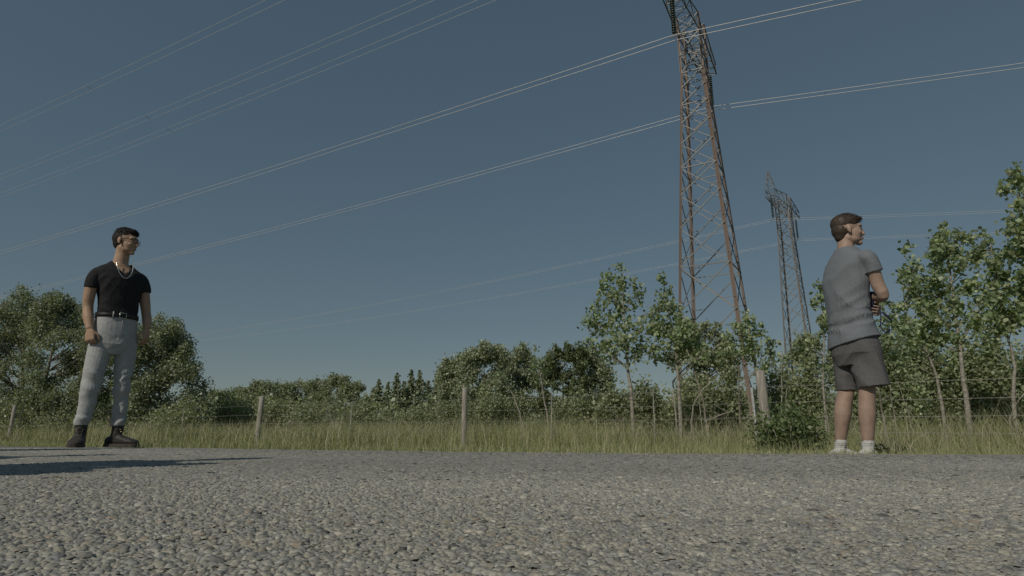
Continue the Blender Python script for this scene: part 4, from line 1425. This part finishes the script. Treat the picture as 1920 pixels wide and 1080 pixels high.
PALE_SHOE = noise_mat('pale_canvas', (0.45, 0.45, 0.43), (0.58, 0.57, 0.55), 40, 0.85)
EYE = noise_mat('eye_white', (0.30, 0.27, 0.25), (0.38, 0.35, 0.33), 20, 0.3)
IRIS = noise_mat('dark_iris', (0.02, 0.013, 0.01), (0.03, 0.02, 0.015), 20, 0.2)
BROW1 = HAIR1
NAVY = noise_mat('navy_webbing', (0.012, 0.016, 0.045), (0.02, 0.026, 0.07), 90, 0.8, 0.3, 300, bdist=0.001)
LIP = noise_mat('lip', (0.30, 0.15, 0.12), (0.36, 0.19, 0.15), 60, 0.45)


def face_bits(body, W, Rm, s, brow_mat, eye_f=0.084):
    for k in (-1, 1):
        e = MB(); e.ball(W(eye_f - 0.0155, 0.029 * k, 0.003), 0.0115 * s, Rm, 14, 10)
        eo = e.build('eye', EYE, body)
        i = MB(); i.ball(W(eye_f - 0.0065, 0.0295 * k, 0.003), (0.0045 * s, 0.0062 * s, 0.0062 * s), Rm, 12, 8)
        i.build('iris', IRIS, eo)
        b = MB()
        b.tube([W(0.0915, 0.013 * k, 0.024), W(0.0885, 0.029 * k, 0.029), W(0.0755, 0.045 * k, 0.025)], [0.004 * s, 0.0045 * s, 0.0025 * s], 8, flat=0.6)
        b.build('eyebrow', brow_mat, body)
    l = MB()
    l.tube([W(0.088, -0.021, -0.0655), W(0.0975, -0.008, -0.063), W(0.0985, 0, -0.0645), W(0.0975, 0.008, -0.063), W(0.088, 0.021, -0.0655)], [0.002 * s, 0.0042 * s, 0.0045 * s, 0.0042 * s, 0.002 * s], 8)
    l.build('lips', LIP, body)


def copy_tree(o, parent=None):
    c = o.copy(); COL.objects.link(c); c.parent = parent
    for ch in list(o.children): copy_tree(ch, c)
    return c


# ---- man in black, left
def man_in_black():
    yaw = 0.33
    mb = MB()
    stack(mb, [(0.80, -0.045, 0, 0.10, 0.07), (0.88, -0.045, 0, 0.145, 0.098), (1.03, -0.047, 0, 0.128, 0.09), (1.18, -0.055, 0, 0.140, 0.10), (1.32, -0.066, 0, 0.150, 0.105), (1.395, -0.074, 0, 0.135, 0.090), (1.44, -0.08, 0.008, 0.10, 0.066), (1.475, -0.082, 0.008, 0.062, 0.055)], yaw)
    hc = (-0.068, -0.02, 1.668)
    f = (0.86, -0.50, -0.05)
    limb(mb, [(-0.084, 0.012, 1.42), (-0.082, 0.008, 1.50), (-0.078, 0.0, 1.57), (-0.076, -0.01, 1.63)], [0.066, 0.056, 0.053, 0.056], 18)
    W, Rm = head(mb, hc, f, (0.02, -0.02, 1), 0.93)
    # arms: right one is at the left of the picture
    limb(mb, [(-0.195, -0.04, 1.365), (-0.242, -0.05, 1.29), (-0.256, -0.04, 1.19), (-0.252, -0.03, 1.09), (-0.236, -0.06, 1.00), (-0.212, -0.095, 0.905)], [0.040, 0.044, 0.043, 0.037, 0.0375, 0.026], 18)
    hand(mb, (-0.212, -0.095, 0.905), (0.12, -0.15, -1), (0.55, 0.75, 0), 1, [0.75, 0.8, 0.85, 0.9], 1.0)
    limb(mb, [(0.055, 0.05, 1.37), (0.105, 0.06, 1.30), (0.13, 0.07, 1.20), (0.152, 0.07, 1.10), (0.165, 0.04, 1.03), (0.172, 0.01, 0.955)], [0.040, 0.043, 0.041, 0.036, 0.0365, 0.025], 18)
    hand(mb, (0.172, 0.01, 0.955), (0.05, -0.2, -1), (-0.6, 0.5, 0), -1, [0.45, 0.5, 0.55, 0.6], 0.97)
    # legs inside the trousers
    limb(mb, [(-0.12, -0.02, 0.86), (-0.14, -0.025, 0.50), (-0.155, -0.005, 0.30), (-0.166, 0.0, 0.10)], [0.06, 0.038, 0.036, 0.030], 14)
    limb(mb, [(0.04, 0.02, 0.86), (0.055, 0.02, 0.50), (0.064, 0.03, 0.30), (0.072, 0.04, 0.10)], [0.06, 0.038, 0.036, 0.030], 14)
    body = link('person', voxel_union(mb, 0.0040, 3, 0.3), SKIN1)
    tag(body, 'man in black V-neck T-shirt and pale trousers standing on the road, head turned right', 'person')
    face_bits(body, W, Rm, 0.93, BROW1)
    # shirt
    mb = MB()
    stack(mb, [(1.00, -0.046, 0, 0.136, 0.098), (1.06, -0.047, 0, 0.142, 0.106), (1.10, -0.048, 0, 0.143, 0.108), (1.18, -0.054, 0, 0.150, 0.114), (1.27, -0.062, 0, 0.168, 0.124), (1.34, -0.068, 0, 0.182, 0.122), (1.395, -0.074, 0.002, 0.188, 0.104), (1.43, -0.078, 0.006, 0.155, 0.086), (1.462, -0.08, 0.008, 0.105, 0.074), (1.495, -0.082, 0.008, 0.074, 0.064)], yaw)
    limb(mb, [(-0.17, -0.03, 1.385), (-0.218, -0.046, 1.365), (-0.244, -0.05, 1.31), (-0.252, -0.048, 1.240)], [0.050, 0.056, 0.055, 0.051], 18)
    limb(mb, [(0.02, 0.04, 1.395), (0.080, 0.055, 1.372), (0.106, 0.06, 1.325), (0.122, 0.06, 1.265)], [0.050, 0.055, 0.053, 0.048], 18)
    me = voxel_union(mb, 0.005, 9, 0.5)
    co, no = verts_of(me)
    h = fold_shift(co, [((0.5, 0, 1), 0.055, 0.0153, (-0.05, -0.1, 1.08), (0.2, 0.2, 0.07)), ((1, 0, 0.8), 0.07, 0.0119, (0.02, -0.1, 1.2), (0.14, 0.2, 0.12)), ((-1, 0, 0.7), 0.06, 0.0119, (-0.17, -0.1, 1.28), (0.08, 0.2, 0.10)),
                        ((1, 0, 0.5), 0.05, 0.0102, (0.08, -0.05, 1.36), (0.08, 0.2, 0.08))]) + 0.004 * vnoise(co, (12, 12, 9), 1)
    co = co + no * h[:, None]
    # V neckline: the cloth gives way to the skin
    fr = np.array((math.sin(yaw), -math.cos(yaw), 0))
    rt = np.array((math.cos(yaw), math.sin(yaw), 0))
    q = co - np.array((-0.08, 0.006, 0))
    side, front = q @ rt, q @ fr
    vlow = 1.375 + np.abs(side) * 1.15
    inside = (co[:, 2] > vlow) & (front > -0.02) & (np.abs(side) < 0.075)
    ring = (np.hypot(side, front) < 0.074) & (co[:, 2] > 1.445)
    k = (inside | ring)
    co[k] -= no[k] * 0.022
    set_verts(me, co)
    link('shirt', me, BLACK_CLOTH, body)
    # trousers
    mb = MB()
    stack(mb, [(0.72, -0.042, 0.0, 0.085, 0.085), (0.80, -0.043, 0, 0.152, 0.112), (0.87, -0.044, 0, 0.157, 0.117), (0.94, -0.045, 0, 0.154, 0.116), (1.0, -0.046, 0, 0.147, 0.111), (1.045, -0.046, 0, 0.143, 0.106)], yaw)
    limb(mb, [(-0.118, -0.02, 0.87), (-0.130, -0.022, 0.74), (-0.140, -0.03, 0.60), (-0.143, -0.032, 0.485), (-0.153, -0.015, 0.34), (-0.164, -0.002, 0.22), (-0.168, 0.0, 0.162)], [0.086, 0.083, 0.076, 0.070, 0.061, 0.053, 0.051], 20)
    limb(mb, [(0.036, 0.02, 0.87), (0.048, 0.02, 0.74), (0.054, 0.02, 0.60), (0.056, 0.018, 0.49), (0.064, 0.028, 0.34), (0.071, 0.038, 0.22), (0.073, 0.04, 0.162)], [0.086, 0.079, 0.069, 0.061, 0.055, 0.052, 0.051], 20)
    me = voxel_union(mb, 0.005, 3, 0.5)
    co, no = verts_of(me)
    h = fold_shift(co, [((0.35, 0, 1), 0.05, 0.0238, (-0.15, -0.05, 0.50), (0.12, 0.2, 0.06)), ((-0.3, 0, 1), 0.045, 0.0204, (0.06, -0.03, 0.52), (0.1, 0.2, 0.08)), ((0.2, 0, 1), 0.042, 0.0238, (-0.165, 0, 0.21), (0.1, 0.2, 0.055)),
                        ((-0.3, 0.2, 1), 0.045, 0.0238, (0.07, 0.03, 0.23), (0.1, 0.2, 0.075)), ((0.6, 0, 1), 0.05, 0.009, (-0.10, -0.1, 0.82), (0.1, 0.2, 0.08)), ((-0.6, 0, 1), 0.05, 0.008, (0.03, -0.1, 0.80), (0.1, 0.2, 0.09)),
                        ((0.3, 0, 1), 0.06, 0.0153, (-0.155, -0.02, 0.36), (0.1, 0.2, 0.09)), ((-0.2, 0, 1), 0.055, 0.0170, (0.065, 0.02, 0.37), (0.1, 0.2, 0.08))]) + 0.004 * vnoise(co, (10, 10, 6), 2)
    set_verts(me, co + no * h[:, None])
    tr = link('trousers', me, DENIM, body)
    fly = MB(); fly.tube([Vector((-0.045 + 0.118 * math.sin(yaw), -0.119 * math.cos(yaw), 1.0)), Vector((-0.044 + 0.126 * math.sin(yaw), -0.128 * math.cos(yaw), 0.86))], 0.0014, 6); fly.build('fly_seam', DENIM, tr)
    # belt
    mb = MB()
    mb.rings([oval((-0.046, 0), rx, ry, yaw, z, n=40) for rx, ry, z in ((0.143, 0.106, 1.012), (0.1525, 0.1155, 1.013), (0.1515, 0.1145, 1.046), (0.143, 0.106, 1.047))])
    be = mb.build('belt', BELT, body)
    fv = Vector((math.sin(yaw), -math.cos(yaw), 0)); rv = Vector((math.cos(yaw), math.sin(yaw), 0))
    mb = MB()
    c = Vector((-0.046, 0, 1.03)) + fv * 0.1185
    loop = [c + rv * x + Vector((0, 0, z)) for x, z in ((-0.024, -0.02), (0.024, -0.02), (0.024, 0.02), (-0.024, 0.02), (-0.024, -0.02))]
    for i in range(4): mb.tube([loop[i], loop[i + 1]], 0.0028, 6)
    mb.build('buckle', METAL, be)
    for a in (-2.3, -0.95, 0.55):
        p = Vector((-0.046, 0, 0)) + rv * 0.156 * math.sin(a + 0.5) * 0.96 - (-fv) * 0.1185 * math.cos(a + 0.5) * 0.98
        mb = MB(); mb.tube([p + Vector((0, 0, 1.002)), p + Vector((0, 0, 1.055))], 0.006, 6); mb.build('belt_loop', DENIM, tr)
    # boots
    for (an, d, sh) in (((-0.166, 0.0), (-0.16, -0.98), [(-0.167, 0.0, 0.20)]), ((0.072, 0.04), (0.80, -0.60), [(0.073, 0.04, 0.20)])):
        bo, A, dd, aa = shoe(body, 'boot', an, d, 0.0, BOOT, SOLE, 0.97, (sh, [0.043]))
        ey = MB(); lc = MB()
        prev = None
        for k in range(6):
            z = 0.098 + 0.017 * k
            fwd = 0.062 - 0.0085 * k + (0.014 if k == 0 else 0)
            for sd in (-1, 1):
                p = A + dd * fwd * 0.86 + aa * sd * 0.018 + Vector((0, 0, z))
                ey.ball(p, 0.0042, None, 8, 6)
            lc.tube([A + dd * (fwd * 0.86 + 0.005) + aa * -0.018 + Vector((0, 0, z)), A + dd * (fwd + 0.0) + Vector((0, 0, z + 0.006)), A + dd * (fwd * 0.86 + 0.005) + aa * 0.018 + Vector((0, 0, z + 0.012))], 0.0028, 6)
        ey.build('eyelets', BRASS, bo); lc.build('laces', BELT, bo)
    # hair: thick curly top, faded sides
    s = 0.93
    C0 = np.array(W(0, 0, 0)); U = np.array(Rm.col[2]); Fw = np.array(Rm.col[0])
    hm = hair_mesh(W, Rm, s, [((-0.016, 0, 0.078), (0.082, 0.073, 0.052)), ((0.040, 0, 0.086), (0.046, 0.058, 0.030)), ((-0.052, 0, 0.056), (0.052, 0.064, 0.046))],
                   curly_top, 6500, 3, lump=0.004)
    link('hair', hm, HAIR1, body)
    sm = hair_mesh(W, Rm, s, [((-0.030, 0, 0.030), (0.089, 0.0795, 0.082)), ((-0.048, 0, -0.015), (0.056, 0.062, 0.062)), ((0.004, 0, 0.056), (0.062, 0.0765, 0.040))], close_sides, 4500, 4, lump=0.0006)
    link('short_side_hair', sm, FADE, body)
    # glasses
    g = MB()
    for k in (-1, 1):
        lp = [W(0.103 - 0.010 * abs(math.cos(w)) * (1 if k * math.cos(w) > 0 else 0), 0.033 * k + 0.024 * math.cos(w), 0.002 + 0.018 * math.sin(w)) for w in [2 * math.pi * q / 20 for q in range(21)]]
        g.tube(lp, 0.0019, 6, cap=False)
        g.tube([W(0.094, 0.057 * k, 0.010), W(0.05, 0.071 * k, 0.012), W(-0.005, 0.081 * k, 0.010), W(-0.025, 0.083 * k, -0.008)], 0.0023, 6)
    g.tube([W(0.106, -0.009, 0.006), W(0.110, 0, 0.009), W(0.106, 0.009, 0.006)], 0.0019, 6)
    gl = g.build('glasses', BELT, body)
    er = MB(); er.ball(W(-0.004, 0.086, -0.038), 0.0048, None, 10, 8); er.ball(W(-0.004, -0.086, -0.038), 0.0048, None, 10, 8)
    er.build('ear_studs', BELT, body)
    # chain
    ch = MB()
    pts = []
    for k in range(33):
        t = -1 + 2 * k / 32
        sd = 0.070 * math.sin(t * 1.45) * (1 - 0.10 * abs(t))
        z = 1.335 + 0.145 * abs(t) ** 1.6
        fw = 0.134 - 0.059 * abs(t) ** 1.6 - 0.03 * max(0, abs(t) - 0.8)
        p = Vector((-0.075, 0.004, z)) + rv * sd + fv * fw
        pts.append(p)
    ch.tube(pts, [0.0030 + 0.0008 * (k % 2) for k in range(33)], 6)
    ch.build('necklace', METAL, body)
    return body


# ---- man in grey, right, seen from behind
def man_in_grey():
    a0 = math.radians(40)
    fv, rv = Vector((math.cos(a0), math.sin(a0), 0)), Vector((math.sin(a0), -math.cos(a0), 0))
    yaw = math.atan2(rv.y, rv.x)
    G = -0.085
    mb = MB()
    stack(mb, [(0.60, 0.08, 0, 0.10, 0.08), (0.75, 0.083, 0, 0.150, 0.11), (0.95, 0.075, 0, 0.138, 0.095), (1.10, 0.077, 0, 0.15, 0.10), (1.24, 0.088, 0, 0.155, 0.10), (1.33, 0.107, 0, 0.135, 0.088), (1.385, 0.115, 0, 0.095, 0.066), (1.43, 0.115, 0, 0.06, 0.055)], yaw)
    hc = (0.143, 0.0, 1.590)
    f = (0.955, 0.28, -0.02)
    limb(mb, [(0.108, -0.002, 1.38), (0.112, 0.0, 1.45), (0.118, 0.0, 1.51), (0.126, 0.0, 1.56)], [0.068, 0.057, 0.054, 0.056], 18)
    W, Rm = head(mb, hc, f, (-0.05, 0, 1), 0.99)
    sh_r, sh_l = Vector((0.220, -0.125, 1.345)), Vector((0.015, 0.13, 1.345))
    el_r, wr_r = Vector((0.300, -0.085, 1.060)), Vector((0.222, 0.155, 1.075))
    el_l, wr_l = Vector((0.135, 0.285, 1.070)), Vector((0.262, 0.085, 0.985))
    limb(mb, [sh_r + Vector((-0.012, 0.012, -0.03)), sh_r.lerp(el_r, 0.35) + Vector((0.012, -0.012, 0)), sh_r.lerp(el_r, 0.7), el_r, el_r.lerp(wr_r, 0.35), wr_r], [0.034, 0.042, 0.044, 0.040, 0.041, 0.027], 18)
    hand(mb, wr_r, (-0.75, 0.45, 0.25), (-0.3, -0.7, 0), 1, [0.2, 0.2, 0.25, 0.3])
    limb(mb, [sh_l + Vector((0.01, -0.01, -0.03)), sh_l.lerp(el_l, 0.5), el_l, el_l.lerp(wr_l, 0.4), wr_l], [0.040, 0.044, 0.038, 0.041, 0.027], 18)
    hand(mb, wr_l, (0.05, -0.95, -0.22), (-0.75, 0, 0.25), -1, [0.42, 0.45, 0.48, 0.52], 0.98, 0.2)
    # legs
    limb(mb, [(0.03, 0.06, 0.70), (0.018, 0.06, 0.55), (-0.002, 0.058, 0.42), (-0.028, 0.055, 0.33), (-0.046, 0.052, 0.245), (-0.068, 0.066, 0.13), (-0.084, 0.078, 0.035), (-0.088, 0.082, -0.01)], [0.080, 0.068, 0.054, 0.055, 0.0565, 0.043, 0.0325, 0.034], 20)
    limb(mb, [(0.13, -0.06, 0.70), (0.132, -0.06, 0.55), (0.126, -0.056, 0.42), (0.114, -0.052, 0.33), (0.105, -0.050, 0.245), (0.094, -0.042, 0.13), (0.085, -0.036, 0.035), (0.083, -0.034, -0.01)], [0.080, 0.068, 0.053, 0.054, 0.0555, 0.044, 0.034, 0.035], 20)
    for (x, y) in ((-0.088, 0.082), (0.083, -0.034)):
        p = Vector((x, y, 0))
        limb(mb, [p - fv * 0.05 + Vector((0, 0, G + 0.045)), p + Vector((0, 0, G + 0.05)), p + fv * 0.09 + Vector((0, 0, G + 0.04)), p + fv * 0.16 + Vector((0, 0, G + 0.03))], [0.026, 0.033, 0.028, 0.018], 12)
    body = link('person', voxel_union(mb, 0.0040, 3, 0.3), SKIN2)
    tag(body, 'man in grey T-shirt and shorts seen from behind, arms folded, at the road edge', 'person')
    face_bits(body, W, Rm, 0.99, HAIR2)
    # shirt
    mb = MB()
    stack(mb, [(0.745, 0.086, 0, 0.190, 0.148, (0.22, 0)), (0.80, 0.085, 0, 0.184, 0.142, (0.14, 0)), (0.88, 0.079, 0, 0.166, 0.125), (0.97, 0.073, 0, 0.160, 0.116), (1.10, 0.075, 0, 0.172, 0.121), (1.22, 0.085, 0, 0.186, 0.124), (1.30, 0.102, 0, 0.190, 0.117), (1.35, 0.111, 0, 0.182, 0.102), (1.39, 0.114, 0, 0.150, 0.088), (1.425, 0.114, 0, 0.100, 0.076), (1.455, 0.112, 0, 0.070, 0.066)], yaw)
    limb(mb, [Vector((0.185, -0.08, 1.335)), sh_r + Vector((0.006, -0.004, -0.01)), sh_r.lerp(el_r, 0.2) + Vector((0.014, -0.012, 0)), sh_r.lerp(el_r, 0.42) + Vector((0.010, -0.012, 0))], [0.056, 0.062, 0.063, 0.060], 20)
    limb(mb, [Vector((0.04, 0.09, 1.335)), sh_l, sh_l.lerp(el_l, 0.25), sh_l.lerp(el_l, 0.5)], [0.056, 0.060, 0.060, 0.057], 20)
    me = voxel_union(mb, 0.005, 9, 0.5)
    co, no = verts_of(me)
    h = fold_shift(co, [((-0.45, 0, 1), 0.060, 0.036, (0.15, -0.1, 0.93), (0.15, 0.2, 0.12)), ((-0.25, 0, 1), 0.05, 0.032, (0.01, -0.1, 0.86), (0.15, 0.2, 0.06)), ((1, 0, 0.35), 0.07, 0.010, (0.19, -0.12, 1.17), (0.07, 0.15, 0.14)),
                        ((1, 0, 0.6), 0.09, 0.020, (0.04, -0.12, 1.04), (0.15, 0.2, 0.15)), ((0.8, 0, 1), 0.05, 0.005, (0.27, -0.12, 1.27), (0.07, 0.15, 0.08)), ((-0.7, 0, 1), 0.08, 0.016, (0.06, -0.1, 1.26), (0.16, 0.2, 0.10))]) + 0.004 * vnoise(co, (9, 9, 6), 4)
    co = co + no * h[:, None]
    q = co - np.array((0.112, 0, 0))
    k = (np.hypot(q[:, 0], q[:, 1]) < 0.068) & (co[:, 2] > 1.425)
    co[k] -= no[k] * 0.02
    set_verts(me, co)
    link('shirt', me, GREY_CLOTH, body)
    # shorts
    mb = MB()
    stack(mb, [(0.58, 0.09, 0, 0.13, 0.11), (0.66, 0.09, 0, 0.182, 0.136), (0.74, 0.088, 0, 0.176, 0.133), (0.83, 0.082, 0, 0.155, 0.115)], yaw)
    limb(mb, [(0.03, 0.065, 0.70), (0.02, 0.062, 0.58), (0.008, 0.06, 0.48), (0.004, 0.06, 0.412)], [0.098, 0.086, 0.076, 0.073], 20)
    limb(mb, [(0.135, -0.055, 0.70), (0.150, -0.055, 0.58), (0.160, -0.052, 0.50), (0.166, -0.050, 0.430)], [0.110, 0.108, 0.108, 0.110], 20)
    me = voxel_union(mb, 0.005, 3, 0.5)
    co, no = verts_of(me)
    h = fold_shift(co, [((1, 0, 0.45), 0.075, 0.0272, (0.16, -0.12, 0.56), (0.12, 0.2, 0.13)), ((1, 0, -0.8), 0.07, 0.0221, (0.02, -0.05, 0.60), (0.08, 0.2, 0.10)), ((0.9, 0, 0.5), 0.06, 0.0204, (0.02, 0, 0.47), (0.08, 0.2, 0.08))]) + 0.004 * vnoise(co, (9, 9, 6), 7)
    set_verts(me, co + no * h[:, None])
    link('shorts', me, SHORT_CLOTH, body)
    for (x, y, x1, y1) in ((-0.088, 0.082, -0.079, 0.072), (0.083, -0.034, 0.087, -0.037)):
        mb = MB()
        limb(mb, [(x, y, -0.015), (x + 0.002, y, 0.02), (x1, y1, 0.055), (x1, y1, 0.060)], [0.041, 0.039, 0.040, 0.037], 18)
        me = voxel_union(mb, 0.005, 1)
        co, no = verts_of(me)
        set_verts(me, co + no * (0.003 * np.sin(co[:, 2] * 420) * 0.5 + 0.003 * vnoise(co, (50, 50, 50)))[:, None])
        link('sock', me, WHITE_KNIT, body)
        shoe(body, 'shoe', (x, y), (fv.x, fv.y), G, PALE_SHOE, WHITE_KNIT, 0.98)
    # hair
    C0 = np.array(W(0, 0, 0)); U = np.array(Rm.col[2]); Fw = np.array(Rm.col[0])
    hm = hair_mesh(W, Rm, 0.99, [((0.010, 0, 0.046), (0.056, 0.0785, 0.044)), ((-0.018, 0, 0.056), (0.100, 0.0815, 0.080)), ((-0.048, 0, 0.005), (0.066, 0.070, 0.075)), ((-0.055, 0, -0.045), (0.042, 0.050, 0.045)), ((0.048, 0, 0.086), (0.042, 0.056, 0.026)), ((0.014, 0, 0.084), (0.066, 0.068, 0.042))],
                   swept_forward, 7500, 8, lump=0.0015)
    link('hair', hm, HAIR2, body)
    return body, W


def place(o, x, y, z=0.0):
    o.location = (x, y, z)
    o.rotation_euler = (0, 0, -math.atan2(x, y))


black = man_in_black()
place(black, -3.204, 4.852)
grey, Wg = man_in_grey()
gx0, gy0 = 2.397, 4.33
place(grey, gx0, gy0, float(ground_z(gx0, gy0)) + 0.085 - 0.004)

# dark blue strap hanging from the folded arms of the man in grey
sb = MB()
sb.tube([(0.268, 0.00, 0.985), (0.276, -0.012, 0.95), (0.270, -0.012, 0.90), (0.262, -0.015, 0.855), (0.272, -0.012, 0.82), (0.292, -0.008, 0.806), (0.312, -0.005, 0.825), (0.316, 0, 0.86), (0.300, 0, 0.895), (0.280, 0, 0.925)], 0.0042, 8, flat=0.5)
sb.tube([(0.285, -0.01, 0.955), (0.315, -0.012, 0.915), (0.335, -0.012, 0.885)], [0.007, 0.009, 0.006], 8)
sb.ball((0.303, -0.006, 0.812), (0.013, 0.008, 0.010), None, 12, 8)
st = sb.build('strap', NAVY)
tag(st, 'dark blue strap loop hanging from the folded arms of the man in grey', 'strap')
bb = MB()
bb.rings([oval((0.235, 0.03), rx, ry, 0.7, z, n=20) for rx, ry, z in ((0.02, 0.015, 0.985), (0.038, 0.026, 0.995), (0.042, 0.03, 1.04), (0.040, 0.028, 1.10), (0.02, 0.015, 1.115))])
bd = bb.build('folded_jacket', NAVY)
tag(bd, 'bundled navy cloth tucked under the folded arms of the man in grey', 'cloth')
for o in (st, bd):
    place(o, gx0, gy0, grey.location.z)

# crew standing out of frame on the left: only their shadows reach the road in view; the second is added to widen the long shadow
GC = 'crew beside the camera'
GC_N = 0
CREW = [noise_mat('navy_cotton', (0.03, 0.04, 0.08), (0.045, 0.06, 0.11), 90, 0.9), noise_mat('olive_cotton', (0.09, 0.095, 0.05), (0.13, 0.135, 0.075), 90, 0.9), noise_mat('charcoal_cotton', (0.04, 0.04, 0.042), (0.06, 0.06, 0.063), 90, 0.9)]
for (x, y, rz, lab) in ((-2.66, 0.90, 0.22, 'person left of the camera whose long shadow lies on the road'), (-2.66, 0.40, 0.35, 'unseen person nearest the camera, added to widen the long shadow'),
                        (-3.6, 1.32, 0.1, 'person farther left whose shadow ends near the boots of the man in black'), (-4.2, 2.65, 0.6, 'person at far left whose shadow runs behind the other shadows')):
    c = copy_tree(grey)
    c.location = (x, y, 0.085)
    c.rotation_euler = (0, 0, rz)
    tag(c, lab, 'person', GC)
    for ch in c.children:
        if ch.name.startswith('shirt'):
            ch.material_slots[0].link = 'OBJECT'
            ch.material_slots[0].material = CREW[GC_N % len(CREW)]
        elif ch.name.startswith('shorts'):
            ch.material_slots[0].link = 'OBJECT'
            ch.material_slots[0].material = CREW[(GC_N + 1) % len(CREW)]
    GC_N += 1
